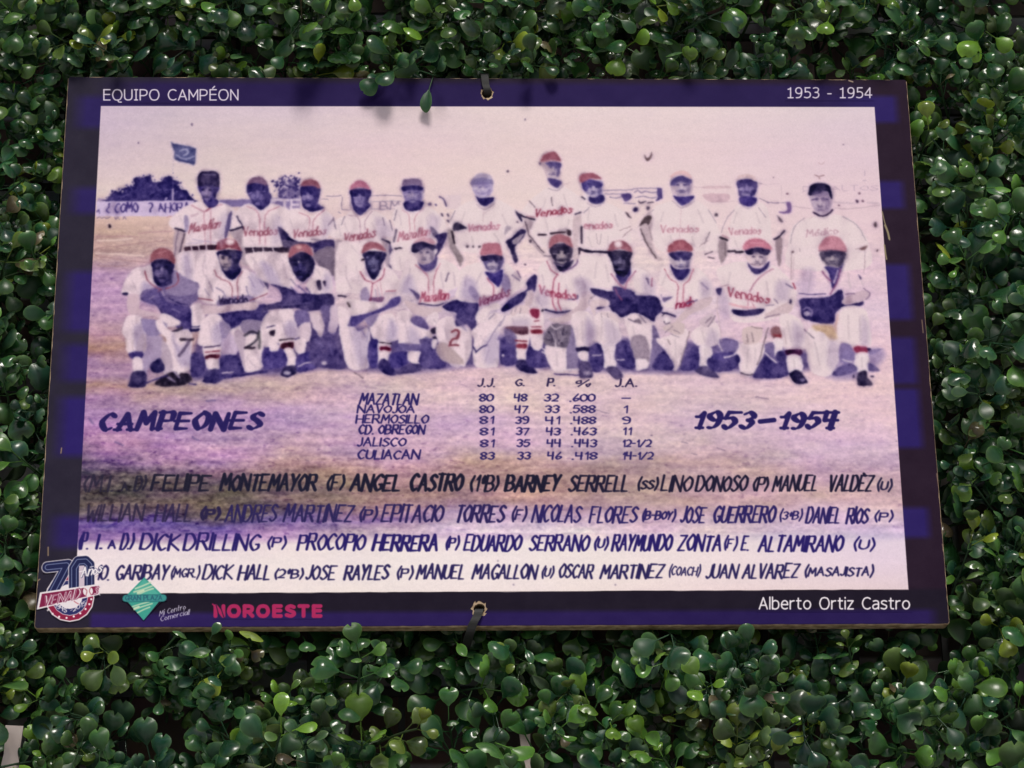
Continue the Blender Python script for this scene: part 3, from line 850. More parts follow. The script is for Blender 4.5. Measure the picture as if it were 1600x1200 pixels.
s 32264c 15: 543,872 580,850 622,806
f 4a3c58/.85: 562,680 606,718 600,736
s 8d7b9a 6: 488,582 560,588 645,584
f 8262a2: 640,580 676,585 676,662 600,668 580,655 642,648
s c8b0bc/.8 4: 430,440 590,438 ; 600,450 600,560
s b8a2b4 5: 768,460 820,458 ; 770,460 772,500 772,490 800,490
t b09ab0/.9 5 .0: 990,492,1370,486,38 ALTOS
s b09ab0 5: 1250,340 1252,370 ; 1240,410 1262,408
e 7a5a70 9 9: 1208,512 9 9 ; 1236,570 9 9 ; 645,516 10 7 ; 1050,606 6 6; 1080,130 4 4 ; 540,385 4 4
f 5a4064: 1182,558 1208,572 1185,588
s c0a8b4/.8 7: 1010,625 1120,632 1370,605 ; 690,610 830,630
s c8b2c0/.6 16: 1010,580 1170,590 ; 1270,585 1360,590
f W: 700,760 850,690 920,700 1010,670 1180,740 1290,930 1250,1100 680,1100 650,930
f b8a2b8: 820,520 900,500 972,500 992,560 986,640 930,682 870,662 832,580
f 2c2456: 810,500 825,455 870,432 940,434 987,465 1002,548 985,552 962,498 900,510 822,528
s 5a4880 13: 840,562 860,556 882,560 ; 908,556 930,550 962,560
f 56446c: 876,602 905,595 932,606 920,622 890,622
s 8a6a90 8: 880,645 905,650 935,642
F ccb8c6 6a5688 : 905,505,140,680,-.02
s 402c58 14: 852,658 885,680 920,688 970,672 998,640
t b88a9c/.8 9 .1: 790,850,1060,824,52 Médico
s a07c82 9: 865,368 900,378 932,372 ; 895,385 900,395
s b8949c/.8 5: 890,270 910,285 935,265
s b29aa2/.8 7: 1180,945 1215,938 ; 680,975 678,1190
f 8a666c: 1210,942 1275,918 1252,956
s ae98a6 6: 1255,960 1248,1110 ; 740,940 745,965
e 4a3440 8 8: 688,970 10 7
f 4a3844: 1325,760 1334,735 1345,760 1336,780
e 4a3844 6 10: 1349,958 6 11
s cbb0b8/.8 6: 850,690 820,710 ; 1130,840 1135,830
# seams and belts that set the standing men apart
@A
s 3a2e5c/.75 14: 1150,688 1178,738 1200,792
s 6a5878/.7 10: 690,800 672,900 664,1000
p 4a2c48/.9 4: 742,925 1052,906 1056,948 745,972
s e0d0d6 9: 790,925 798,965 ; 850,922 858,962 ; 910,918 914,958
p 43324f/.9 4: 1210,938 1555,932 1556,972 1218,980
s d8c8d0 9: 1275,942 1282,982 ; 1350,940 1358,980 ; 1430,938 1438,978
@B
s 5a4a70/.7 9: 600,700 620,790 ; 1040,720 1065,800 ; 985,700 1000,760
s 5a4a70/.6 8: 690,690 660,760 ; 1095,640 1075,720
@C
s 6a5a7c/.55 8: 250,650 215,720 ; 720,640 760,690 ; 1300,620 1260,660
s 8a7a92/.6 7: 420,600 485,640 560,590 ; 980,470 1045,490 1100,450
s 8a7a92/.6 7: 1285,590 1350,615 1415,585
@D
s 8a7a92/.6 7: 850,570 925,625 1015,570 ; 1380,590 1440,630 1505,580
s 8a7a92/.5 8: 700,640 640,690 ; 1130,640 1190,740 ; 1330,640 1270,720 1230,820 ; 1520,620 1580,700
@E
s 8a7a92/.5 8: 780,700 700,780 670,900 ; 1080,690 1190,760 1260,880
# ---- ground shadows under the front row
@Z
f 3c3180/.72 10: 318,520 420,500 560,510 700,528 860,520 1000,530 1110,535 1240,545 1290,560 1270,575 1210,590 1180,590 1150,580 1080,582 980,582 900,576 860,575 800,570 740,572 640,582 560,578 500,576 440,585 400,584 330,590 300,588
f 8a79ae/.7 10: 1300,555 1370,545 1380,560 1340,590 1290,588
# ---- front row, from the left
@F
f W: 705,22 1000,16 965,150 900,270 830,265 760,210 690,140
s c0a8b4/.7 8: 880,120 890,200 ; 830,60 820,180
f W: 778,460 865,415 895,520 870,610 790,620
f a594b8/.9: 430,680 565,680 560,840 470,905 430,1000 408,850
f c4aec8: 1040,650 1110,640 1145,700 1145,820 1030,815
f W: 1232,28 1530,34 1562,120 1610,200 1572,305 1430,270 1340,200 1240,120
f 54467c: 1330,212 1385,240 1395,305 1340,292
f W: 430,132 480,128 520,280 430,330 405,402 290,362 243,335 288,220 350,150
f 3a2f68: 250,340 300,335 290,358 258,355
f 6d5c94: 640,160 720,200 790,250 850,262 852,380 780,450 792,640 760,645 600,545 540,432 400,402 412,320 520,290
f 8c7ba6: 660,165 720,200 840,268 850,325 700,365 590,330 640,250
f 4a3c84: 400,390 520,300 600,400 740,440 790,470 790,640 720,640 600,540 520,440
s 3a2e74 12: 450,360 520,420 560,500 ; 620,380 700,420 760,430
s b6a4bc 10: 560,330 580,355 ; 470,385 500,360
s 8a7aac 9: 640,460 700,490 ; 660,400 720,390
f n: 478,100 560,72 658,112 652,160 632,200 642,262 560,285 498,250 488,160
f 985260: 468,95 480,35 520,-5 580,-14 645,20 664,72 660,112 560,68 472,98
s c88890/.6 10: 520,30 590,15
f 8d7ab0: 518,190 560,170 578,190 560,215 530,210
e e4d8dc 9 14: 560,152 9 15
F 7a6aa0 231c4e : 565,90,150,260,-.03
s 9a3c54 9: 430,165 450,240 520,295 560,312 ; 682,180 688,250 645,290 590,305
s 6a2c58 10: 560,310 530,330
f cbb0bc: 295,358 388,350 388,430 405,470 560,508 640,530 705,562 660,592 555,548 510,516 425,520 310,505
f e0cfd2: 560,500 640,522 705,562 695,592 600,605 545,568
s 8a7890/.7 6: 620,600 700,590
f 2b2148: 642,640 700,612 722,600 715,632 660,658
f W: 300,515 400,520 432,600 442,700 428,805 300,808 278,700 254,640 264,580
f G/.9: 425,535 600,575 560,655 448,672 400,560
f c8b0a8/.7: 400,660 440,700 425,800 360,800
s ae9490/.7 6: 285,700 300,770 ; 330,710 340,790 ; 370,720 375,790
f 463888: 303,805 412,795 402,852 330,855
f e2d2d6: 338,850 398,850 412,955 345,955
f 2f2662: 333,955 432,950 442,1040 410,1075 300,1072 308,1030
f W: 515,560 560,555 640,645 765,622 800,700 790,830 780,942 640,950 628,850 580,760 602,700 540,640
f b7a3b4: 572,700 640,825 640,985 570,960 560,800
l 33223c/.75 26: 712,702 800,702 ; 785,705 698,830
f n: 470,900 550,848 582,940 500,962
f 2d2340: 510,1032 620,962 700,960 790,980 782,1042 640,1072 530,1066
s 9484aa 14: 612,1000 660,1030 ; 655,955 700,1000
s e4d6da 22: 700,900 690,965
s N 12: 430,1042 600,985 ; 780,1046 830,1052
s n 24: 790,632 860,622
s n 9: 795,606 862,598
f 3d3178: 790,820 885,818 902,950 840,992 790,982
# 2
f W: 975,130 1100,240 1190,150 1250,170 1330,230 1392,332 1300,402 1180,402 990,432 848,382 868,270 900,180
f 7c6a9c/.85: 1000,392 1080,372 1250,358 1290,402 1200,425 1010,445
f 43366c/.8: 1010,410 1060,380 1100,420 1060,440
s 6a5a90/.7 12: 985,300 1040,330 1060,370 ; 1220,290 1240,360
t 33265c/.85 11 .05: 1000,425,1250,415,58 Venado
s 8a78a4/.5 10: 930,250 960,330 ; 1240,210 1290,300 ; 900,300 930,360
s 7a6a9c/.6 16: 1320,230 1360,290
s a2556c 8: 975,160 1000,215 1100,270 1112,375 ; 1192,170 1152,240 1158,385
s 8d3a58 9: 848,382 960,398 ; 1250,398 1385,345
f n: 1000,10 1176,8 1182,60 1162,110 1182,170 1110,240 1040,180 1008,80
f 96465a: 985,-2 1000,-60 1060,-85 1130,-75 1166,-30 1182,12 1090,-14 1000,6
e e6d6d8 26 20: 1095,-60 30 22
f c4acae: 1012,40 1080,62 1072,82 1102,128 1052,142 1018,90
s 3a2c50 10: 1030,75 1068,72 ; 1050,118 1095,112
F b8a0a4 2c2450 : 1080,10,140,170,-.12
f 40347c: 900,512 1180,475 1290,440 1375,430 1375,562 1180,582 1120,625 1040,562 1000,512
f cdb4bc: 876,430 1000,440 1292,408 1298,465 1180,472 920,508 880,482
f d8c0c4: 1205,420 1290,408 1298,462 1215,472
f W: 925,510 1010,508 1062,580 1105,640 1032,682 1012,742 858,748 848,680 868,580
f 8c7ba4/.8: 1012,555 1105,600 1065,690 1030,685
f W: 886,738 1018,738 1005,862 902,862
l 5b4874 14: 893,762 1016,752
l 8f3450 11: 900,800 1010,792
f 62203f: 905,828 1006,815 1002,852 910,862
f W: 903,860 1002,856 1017,932 928,942
f 352b70: 908,945 1012,935 1034,1010 980,1046 883,1036 890,1010
f 43377f: 1022,832 1150,830 1212,952 1030,1005 1010,930
f W: 1105,620 1340,560 1362,640 1352,700 1368,902 1230,958 1188,880 1148,720
f b7a2b4: 1125,640 1222,640 1202,800 1212,932 1152,770
f 8b7a9c: 1190,560 1345,558 1345,655 1200,648
s 38324a/.7 22: 1212,672 1258,642 1312,662 1294,712 1215,770
l 33223c/.75 24: 1212,768 1285,768
s 4a4a54/.7 24: 1325,640 1325,770
s N 24: 1020,1002 1200,978 1380,952
s d8c4cc 10: 1032,966 1120,956
f c8b6c4: 1350,640 1400,560 1500,480 1460,600 1490,720 1380,740
@G
# 3
f W: 0,30 200,30 262,130 292,302 200,292 100,262 0,210
f 3d3174: 108,268 260,302 330,340 430,340 560,350 602,420 582,452 400,482 300,452 120,462 58,442 190,402 180,320
f W: 440,120 562,160 592,222 582,332 420,342 398,260 450,190
f 4e3f68: 465,250 500,242 512,310 480,312
f 33264a: 518,250 546,250 540,295
s 8d7ba0/.8 14: 360,260 420,220 ; 270,230 330,300
s 5e5090 10: 270,290 330,360 ; 330,280 400,350 ; 390,300 420,340
f 30275e: 250,60 340,18 422,40 452,90 442,180 362,252 310,212 278,150
f a65c6c: 248,45 270,-20 330,-45 390,-40 430,0 440,48 345,12 262,62
e e0b0a8/.8 20 14: 330,-20 24 16
e e0d4dc 7 10: 332,98 8 11
s 5a508c 8: 300,120 420,118 ; 330,165 380,165
F 54498a 221c4e : 350,60,150,235,-.05
f 382d6c: 60,445 180,420 420,402 480,352 592,352 605,432 500,462 300,458 100,470 38,502
s 5f5290/.8 10: 110,432 300,428 420,415
f W: 50,540 150,480 172,600 162,742 45,742
s 4a3d78 10: 80,610 165,590
f 3d2c4c: 102,640 152,630 142,674 112,670
f W: 185,470 282,468 305,560 335,682 182,702 150,600 168,520
f 7464a0: 298,480 402,482 412,572 320,585
f d2bec8: 330,600 420,570 422,700 382,722 345,700
f W: 178,698 296,694 284,775 200,775
l 33223c 13: 185,708 292,698
f 4e1a38: 192,738 288,722 283,772 203,778
f W: 213,780 287,775 312,898 233,902
f 3b3168: 230,912 302,905 314,960 250,998 188,986 193,960
e b8acc4 20 14: 238,965 28 14
f W: 300,715 385,700 372,822 310,800
f 46398a: 60,770 210,782 232,902 60,932
f W: 105,740 175,742 170,790 110,790
f 44378a: 320,832 430,802 482,902 420,942 320,952
s dccad0 10: 328,914 380,890 432,882
f 4d3f80: 430,645 480,565 600,682 642,802 702,882 690,932 600,932 430,892 420,742
s 6e60a0/.7 14: 460,700 520,760 ; 560,720 600,820
f d2bec8: 428,500 500,518 532,600 502,685 468,642 438,600
f 564888/.9: 500,440 582,450 562,602 522,562
f cbb6c8/.9: 582,440 642,460 622,640 560,640 570,560
e d8c8d4 14 14: 528,885 20 14
# 4
f W: 640,-50 830,-40 800,120 640,340 620,200
f W: 800,120 905,245 1000,130 1080,180 1142,290 1132,322 1000,332 990,402 880,412 820,402 800,332 640,342 655,250 720,170
f 8a78a8/.75: 812,330 862,290 892,400 822,412
f 6a3a74/.85: 890,380 992,368 980,408 890,412
s 8a7aa0/.7 8: 950,300 970,380 ; 930,310 935,370
s a83a60 8: 812,170 852,240 905,268 892,400 ; 1000,150 980,220 912,268
s b05a74 7: 1010,328 1132,310
s c78ea2 5: 940,270 950,390 ; 968,260 985,380
f 2f2862: 838,20 1002,18 1002,80 972,120 967,170 915,238 868,180 848,90
f a0586a: 823,12 848,-40 900,-60 962,-50 1002,-10 1008,12 912,-8 830,28
s 8a86b2 12: 866,62 900,72 942,68
s 7472a4 8: 888,118 935,122 ; 900,95 925,98
F 7a76a6 221d50 : 915,20,130,180,0
s 32264c 13: 638,356 700,366
f e2d2d4: 700,390 820,400 962,408 975,450 780,515 738,500
f 3a2a38: 708,405 722,415 735,450 718,440
f 564895: 718,532 850,500 1000,442 1060,380 1122,368 1115,430 1000,475 880,525 780,595 708,602
f W: 640,440 740,505 710,595 762,602 800,640 882,620 885,880 840,935 720,925 678,800 648,640
f W: 948,520 1060,500 1102,600 1104,705 950,715 888,640 900,560
s 9082ac/.8 11: 820,620 850,680 ; 880,600 860,720
f 8c7cac/.9: 850,540 950,500 930,560 890,600
f 42368a: 880,722 962,712 962,905 880,905
f e0d0d6: 953,712 1042,708 1038,855 958,855
l 33223c 11: 958,722 1052,735
f 7c1c48: 968,758 1044,762 1042,798 968,792
f W: 962,800 1035,795 985,885 948,915
f 382d72: 945,905 1000,848 1085,945 1085,982 1000,974
f 43378a: 1040,820 1180,800 1190,880 1070,930
# 5
f W: 1168,120 1260,90 1330,185 1420,80 1500,90 1582,150 1605,260 1500,330 1512,370 1390,432 1268,412 1258,340 1098,360 1128,220
s b85c78 7: 1245,120 1335,205 1346,340 ; 1435,110 1392,200 1382,340
s 7a6a88 12: 1500,185 1478,245
f 57498c: 1262,75 1330,112 1405,50 1412,85 1392,145 1340,172 1288,150
f c8b4bc: 1238,10 1392,0 1394,60 1360,105 1290,115 1248,70
f 2f285c: 1208,8 1228,-50 1300,-78 1382,-62 1400,-10 1370,5 1330,-18 1262,18 1240,25
f cf9aa6: 1225,-48 1275,-88 1350,-95 1395,-52 1372,-40 1300,-66
f 6a5a78/.8: 1285,42 1320,42 1325,55 1280,55
e e0d0d6 14 16: 1398,15 16 22
F d8c6cc 4a3e70 : 1318,-20,135,112,-.04
t ac3258/.8 13 .15: 1275,412,1520,385,76 Mazatlan
f 5a4a84: 1190,300 1272,350 1262,395 1228,350
s 4a3c72 13: 1270,425 1400,436 1490,408
f W: 1100,490 1212,488 1232,560 1362,640 1372,692 1272,702 1285,772 1128,782 1108,640
f 6b5a98: 1205,540 1282,518 1345,602 1332,625 1238,592
f cdb6be: 1165,398 1300,442 1402,452 1540,370 1605,310 1605,362 1442,482 1350,522 1250,512 1178,450
f e0d0d4: 1322,545 1392,488 1425,522 1402,585 1360,595
s 8a7890/.7 5: 1350,560 1375,590 ; 1380,540 1405,570
f W: 1188,790 1272,780 1284,892 1188,872
f 4c3f7c: 1085,955 1180,898 1285,900 1275,952 1110,976
f 4a3c86: 1290,800 1450,722 1480,920 1290,910
f 332850: 1362,622 1412,608 1402,655 1370,655
f 332850: 1372,682 1412,680 1402,705
f e4d6da: 1372,705 1415,705 1400,770 1378,770
f c3afc0: 1420,600 1482,560 1605,600 1605,905 1500,885 1422,725
f 57498f/.9: 1100,730 1280,740 1360,720 1360,790 1200,790 1100,780
@H
# 6
f 40347a: 150,440 280,385 420,405 432,482 402,645 340,585 250,605 262,502 200,482
f W: 300,150 475,100 560,255 640,110 702,150 805,260 780,292 660,372 640,342 420,412 258,382 280,270
f 8473a4/.7: 380,280 442,360 420,402 355,330
f 7565a0/.7: 600,200 660,200 690,300 640,340
s 56467c/.7 10: 700,200 760,240 ; 740,170 770,220
s b23a62 7: 500,222 552,282 546,370 490,420
t 7a2c60/.8 13 .2: 425,450,690,352,72 Venados
f 6a5c96: 465,50 622,45 622,130 582,172 520,172 478,120
f 32285f: 460,48 616,42 612,88 540,80 472,92
f b96c7f: 453,45 460,-20 480,-48 592,-48 612,0 618,48 530,34
f c2b4c4: 505,115 545,100 575,120 560,150 520,145
s 4a3c78 8: 515,135 560,135
F cabac8 463a70 : 548,55,120,175,.04
s e0d4da/.8 7: 500,158 530,166 562,160
f 43368f: 488,170 560,182 627,150 622,230 592,295 560,262 508,220
f 382d74: 615,450 720,360 812,308 808,260 872,190 892,240 882,305 862,335 820,322 782,402 640,485
f cbb4bc: 810,332 862,320 852,422 798,442
f W: 398,700 378,640 460,570 560,490 642,520 760,495 845,520 842,602 640,595 602,655 580,705 602,725 592,892 560,918 418,918 388,820
f e2d2d4: 408,530 450,468 560,418 612,440 602,462 520,482 490,562 430,572
f d8c2c6: 680,500 722,440 802,430 842,460 832,502 740,492 720,522
s 7a6880/.8 6: 730,450 720,490 ; 765,455 760,500 ; 700,470 690,500
s a493b0/.9 12: 610,560 560,640 500,740 ; 640,520 600,600
s 8a7aa0/.7 12: 560,500 520,540
s 43367c 12: 378,742 410,792 ; 415,802 450,770 500,742
f W: 115,560 232,520 262,600 362,620 382,762 340,892 300,902 160,742 108,680
f b59ea2/.9: 122,735 192,740 332,882 240,890 150,865 105,800
f 7a6a9c/.6: 235,505 300,560 350,640 290,600
s 96465a 20: 228,642 258,628 280,645 268,690 226,705 212,748
l 96465a 18: 212,746 275,746
f 463982: 610,692 722,720 742,882 608,895
f W: 712,600 832,605 822,762 802,862 738,862 728,760
f 6f4258: 638,612 720,598 832,605 822,662 720,658
f 6a5a90/.8: 638,615 720,652 732,742 655,722
l 963048 13: 722,712 812,718
f 96304a: 738,738 812,735 806,772 734,768
f 352b6a: 735,870 800,864 882,940 894,966 830,968 738,932
f 463982: 820,762 940,760 992,855 1010,912 828,912
s d8c8d0 12: 930,800 978,820 ; 935,775 965,795
f W: 828,460 935,460 932,765 845,745
f a03058: 838,465 908,465 908,520 890,542 843,510
l 96304a 10: 870,562 908,556
l 96304a 10: 848,606 922,604
f 96304a: 848,628 927,624 932,657 853,657
e d8c8d0 9 9: 630,826 12 10
f 54478a/.7: 0,700 60,705 60,890 0,920
# 7
f W: 960,90 1070,185 1172,90 1260,150 1312,260 1342,330 1220,382 1200,402 1212,452 1160,472 960,462 855,442 878,340 908,260 898,170
s b03a60 8: 1055,190 1020,250 1015,400 1040,475 ; 1062,260 1056,400 1082,475
s b0607c 8: 970,90 1000,160 1060,200
s 7d5c90 15: 1095,175 1190,120 1212,80
t ac3258/.8 13 .0: 905,345,1215,400,66 Venados
s 5a4a86 10: 1130,390 1200,385 1210,360
f 463a60: 988,-20 1070,-52 1167,-30 1167,40 1132,110 1060,122 1008,60
f aa6472: 983,-32 1000,-95 1070,-122 1140,-102 1167,-50 1168,-18 1070,-62 990,-12
s d89aa0/.6 10: 1060,-95 1075,-70
f bca9ac: 1062,20 1095,5 1108,50 1090,72 1068,60
s a090a0 9: 1048,95 1090,100 1122,92 ; 1020,30 1048,38 ; 1120,35 1145,30
s 2a2040 8: 1060,85 1115,82
F b4a4aa 2f2648 : 1082,-15,130,118,.03
f 33295a: 1018,90 1080,132 1172,78 1152,132 1070,175
s 40346e 18: 960,472 1060,490 1160,482
e 33274a 10 12: 935,475 12 12
f cbb4bc: 1240,330 1322,340 1302,440 1192,522 1130,562 1060,582 978,542 1080,522 1212,432
s 7d6a80 7: 1310,380 1342,360
f W: 1168,505 1290,488 1342,600 1332,742 1200,762 1168,680
f W: 955,755 1145,755 1122,935 1010,935
f 8878a2: 1130,620 1172,620 1212,885 1125,935
f 75687f: 945,680 1010,580 1122,590 1155,600 1132,752 1080,765 955,745
s 4a3d5c 9: 980,640 1010,680 1000,730 ; 1040,620 1050,690 1090,740 ; 1100,620 1080,680 ; 960,700 1020,720
s a89aac 7: 1010,650 1030,700 ; 1070,640 1090,700 ; 1110,680 1060,740
s e0d2d8 9: 1035,710 1042,770 ; 1000,590 1040,620 1090,600
f 2f255c: 1198,765 1308,765 1302,802 1213,797
f e2d2d6: 1213,800 1292,800 1284,875 1228,862
f 54467a: 1223,882 1302,880 1332,990 1280,1006 1222,992
e a898b4 20 12: 1285,965 30 14
s d8c8ce 13: 1040,952 1120,942 1212,938
s 4a3c82 10: 1030,972 1130,975 1220,978
f 43377f: 800,780 ,0 0,0'''.replace('\nf 43377f: 800,780 ,0 0,0', '') + r'''
@I
# 8
f W: 120,40 340,40 400,150 300,270 200,280 150,200
f W: 200,60 340,50 402,200 442,292 370,302 200,282 178,230
f W: 530,150 642,170 722,330 702,347 560,347 548,270
f 382d70: 213,298 360,325 562,355 712,360 762,420 772,470 722,522 700,562 560,492 460,532 378,482 350,442 240,472 200,402 350,402 240,350
f 4a3d80: 380,290 470,300 540,320 560,360 420,370
f 2b2352: 348,10 532,15 522,80 527,130 480,215 408,190 378,100
f a05a6c: 346,12 360,-40 420,-70 490,-60 527,-10 527,18 440,-6
e eadadc 24 20: 425,-42 30 25
e 958aa8 10 14: 440,96 12 16
s 6a628c 8: 395,62 430,70 ; 455,70 490,62 ; 400,152 435,158 470,150
F 7a7098 221c44 : 440,20,140,170,0
f 40337c: 408,190 480,215 525,140 520,200 470,270 430,250
s a0507c 9: 372,190 420,255 470,300 ; 562,170 500,250 480,310
s a0507c 8: 400,305 420,350 455,395
f 5a4878: 638,228 665,232 668,285
s a83a60 8: 690,225 688,285
s e4d6dc 10: 225,290 360,322 ; 565,345 705,345
f d6c0c6: 205,402 340,390 352,442 260,452 242,522 208,452
f W: 255,500 402,490 432,620 455,680 410,745 250,745 236,600
f d6c2c8: 262,490 410,498 440,560 400,560 330,520
s 8a7890/.8 6: 290,500 300,530 ; 340,500 350,530
f e2d4d8: 300,748 402,745 392,832 412,912 310,918
f 54477c: 330,925 400,910 452,962 456,1006 390,1008
f W: 478,530 580,508 642,530 692,580 692,702 672,902 620,935 560,932 518,720
f 9c8a9c: 525,690 642,680 672,872 560,882
f e4d6da: 560,860 640,860 660,910 610,935 570,925
f 8d7c90: 545,560 595,540 605,585
s 6a5a78 8: 500,540 560,570 ; 590,510 640,570
f 7a6a9c: 690,590 732,640 772,790 702,922 660,935 690,760
f 43377f: 200,762 292,742 312,922 230,952
f 43377f: 410,742 502,722 562,922 430,902
s d8c8d0 10: 228,826 290,822 ; 418,862 470,862
s e2d4da 12: 742,850 766,800
# 9
f W: 788,130 900,255 1010,140 1100,190 1162,280 1152,362 1040,392 1032,432 900,455 768,442 790,382 850,340 745,260
f 5f5090/.8: 768,372 852,365 780,412 762,345
s b85c78 8: 788,150 830,230 892,275 882,410 ; 1012,150 980,240 938,282 935,410
t ac2c58 13 .15: 870,462,1035,432,64 nado
s 5a4a86 10: 960,420 1040,395
s 7a6a9c/.7 16: 1075,262 1125,305
s 40346e 16: 768,492 820,505 872,522
f b8a6b4: 828,60 992,58 982,130 920,168 858,140
f 3a3070: 818,30 900,12 1002,20 992,68 920,92 868,82
f a65466: 813,24 820,-30 860,-65 930,-75 992,-40 1004,12 900,8
s c87c84/.7 8: 905,-70 910,-20
e e6d8dc 15 12: 920,98 20 12
s 6a5880 8: 870,128 915,134 965,126
e e0d0d6 16 8: 920,150 26 9
F dccdd2 40357a : 915,30,130,165,0
f 40337f: 828,112 880,155 982,148 972,200 920,244 868,210
f cdb6bc: 1040,402 1152,370 1142,432 1000,502 930,562 868,572 920,502
f W: 1040,610 1182,555 1225,700 1182,752 1050,752 988,680
f W: 800,680 962,620 952,760 892,932 850,932 800,790 718,705
f cdb8ba: 768,615 850,570 942,580 932,662 850,655
s 75627a/.8 6: 790,650 850,600 ; 840,662 905,682 ; 860,630 910,650
e e8dcde 24 22: 805,553 28 26
s 33274a 7: 780,560 795,580 830,570 ; 770,520 790,500
f cbb6c0: 1055,560 1150,498 1185,540 1120,605
s 75627a/.9 8: 1110,570 1150,530 ; 1130,600 1185,520
s 8a767c/.8 8: 985,640 950,760 905,910 ; 810,700 830,740
f e2d4d8: 1058,760 1142,750 1165,852 1130,912 1058,902
f 54477c: 1038,925 1120,910 1212,982 1202,1002 1120,992 1038,962
f 43377f: 690,922 772,792 842,862 852,938
f 4a3d86: 920,902 1000,762 1055,782 1050,925 935,948
f 46398a: 1150,830 1260,800 1350,820 1360,900 1280,952 1160,930
f 5d4f94/.9: 1220,700 1350,710 1360,780 1250,790
s e0d2d8 12: 1190,690 1240,790 ; 1255,840 1320,830 1350,800
@J
# 10
f W: 100,150 340,90 420,200 500,110 640,200 720,330 680,480 560,530 470,560 230,560 190,420 150,300
f 3d3174: 92,310 115,300 138,305 128,350 108,355 95,330
s b08aa0 5: 130,290 190,275
t b04866 12 .0: 180,365,525,420,72 Venados
s b0708e 9: 535,150 470,190 400,250 350,330
s c07a92 8: 340,400 335,465 ; 370,410 395,460
f 382d6e: 215,468 330,472 440,463 472,470 420,508 260,518
s e0a4ae/.8 18: 200,425 310,450 400,455
s 54467c 8: 635,268 690,302
s b03a58 11: 690,262 706,305
s 75628a/.8 8: 545,385 575,420 ; 480,440 540,430
f cfb8bc: 465,520 560,460 650,408 682,400 684,470 600,522
s 7a6080 7: 470,532 540,515 620,500
e 32285c 8 16: 672,405 10 20
f dcc4c8: 328,40 502,28 484,100 410,135 348,100
f 2f265c: 318,2 410,-18 512,0 492,42 440,36 410,22 370,42 332,38
f cc768c: 303,-22 330,-70 400,-88 470,-70 512,-30 520,2 410,-20 320,4
s e4a8b4/.6 8: 360,-50 450,-50
s 6a4a68 9: 358,112 410,128 452,112
f 8d7288: 398,78 420,75 425,95 400,98
F e4d0d2 5a4a70 : 412,20,140,140,0
f 4c3e82: 333,100 380,142 450,142 508,88 492,152 410,195 358,160
s c8b0b8 6: 105,360 100,480 120,600 140,780
f W: 265,735 465,735 452,850 380,978 290,968 256,850
f d2bcbc: 298,620 420,600 455,640 420,725 310,735
s 78656c 6: 365,602 450,618 ; 330,660 340,720 ; 370,650 380,720
s 75636f 9: 500,612 470,700 440,830 412,900
f 90606a: 520,620 580,600 605,690 538,692
f a03a48: 530,662 602,670 592,692
f W: 595,500 740,540 792,700 775,782 630,775 600,650
s b8a0a8/.7 6: 620,620 640,740
f e2d4d8: 543,695 612,700 605,790 550,832
f 43377f: 380,985 482,820 562,885 640,862 652,992 420,1004
f 382d74: 560,810 610,788 640,862 570,870
s e0d2d8 12: 478,810 520,850 562,880
f 75669e/.9: 470,742 535,722 545,800 490,800
f 7d6da4/.9: 130,720 255,710 258,785 150,792
f 4a1850: 638,782 758,780 747,827 648,827
f e4d6da: 648,830 748,832 762,942 658,962
f 2f265a: 663,968 730,940 802,1022 796,1048 720,1052 680,1012
e 8a7aa8 20 10: 770,1020 20 12
s 33274a 8: 285,962 340,978 380,975
f 43377f: 30,842 150,862 262,820 262,905 110,958 30,920
# 11
s cbb2bc 5: 700,60 690,230 ; 1250,60 1245,180
f 5a4e70: 903,20 1000,8 1102,20 1092,90 1050,142 970,132 918,90
f c98494: 893,4 920,-70 980,-110 1050,-95 1097,-40 1107,8 1000,4
s 7a4060 7: 893,12 1000,3 1107,14
e e8dce0 12 14: 995,72 15 15
s b4a2a8 12: 925,95 965,132 1035,136
s 9a8a9c 9: 960,55 985,60 ; 1010,58 1040,52 ; 975,100 1015,102
s 2f264c 8: 970,88 1020,90
F b4a4aa 38305a : 998,12,150,140,0
f 463988: 938,132 1050,142 1085,108 1045,230 1000,305 978,200
s 8d4a80 11: 920,172 960,220 992,245 ; 1062,150 1032,260 982,350
s d8c0d0 9: 1040,160 1010,260
f c2b0ba/.8: 1200,190 1240,280 1220,250
f 54467c: 1200,195 1225,220 1215,235
f 382d74: 748,382 960,370 1070,308 1102,400 1232,395 1225,440 1090,452 1020,505 1000,582 830,562 758,522 748,450
s 43387c 8: 738,345 840,350 945,348
s 8474a8 12: 770,470 800,450 840,480 830,520
e a898b8 12 10: 800,500 26 20
f c8aeba: 1088,380 1232,318 1285,330 1272,392 1100,432
s 6f5580 7: 1240,302 1292,345 1262,392 ; 1100,350 1170,340
f W: 790,640 900,600 1042,660 1065,800 1000,965 920,988 830,952 798,820
f be9662/.7 30: 848,592 1000,592 1035,690 980,700 880,640
f d09a80/.7 20: 1028,520 1082,500 1072,622 1025,625
s 33274a/.7 7: 780,622 815,655 852,690
f W: 1068,455 1242,460 1292,600 1295,752 1130,755 1038,665
f e2d2d6: 880,640 960,680 1000,800 920,900 850,800
f a03058: 1172,760 1262,755 1268,802 1178,802
f 3d2c64: 1265,770 1298,770 1292,802
f e4d6da: 1183,815 1277,810 1282,948 1173,942
f 453a62: 1200,965 1262,945 1278,1000 1312,1040 1302,1062 1210,1067 1188,1042
f 7f6faa/.9: 1060,740 1140,745 1175,860 1060,882
f 8474ac/.8: 1290,780 1395,778 1300,825
f 54478c/.85: 1000,962 1100,890 1175,902 1185,952 1040,988
f 5d4f92/.8: 1285,880 1372,942 1285,952
s e2d4da 9: 1080,862 1150,878
e 3a2f60 8 12: 1165,988 9 14 ; 1310,992 14 8
# folds in the cloth
@A
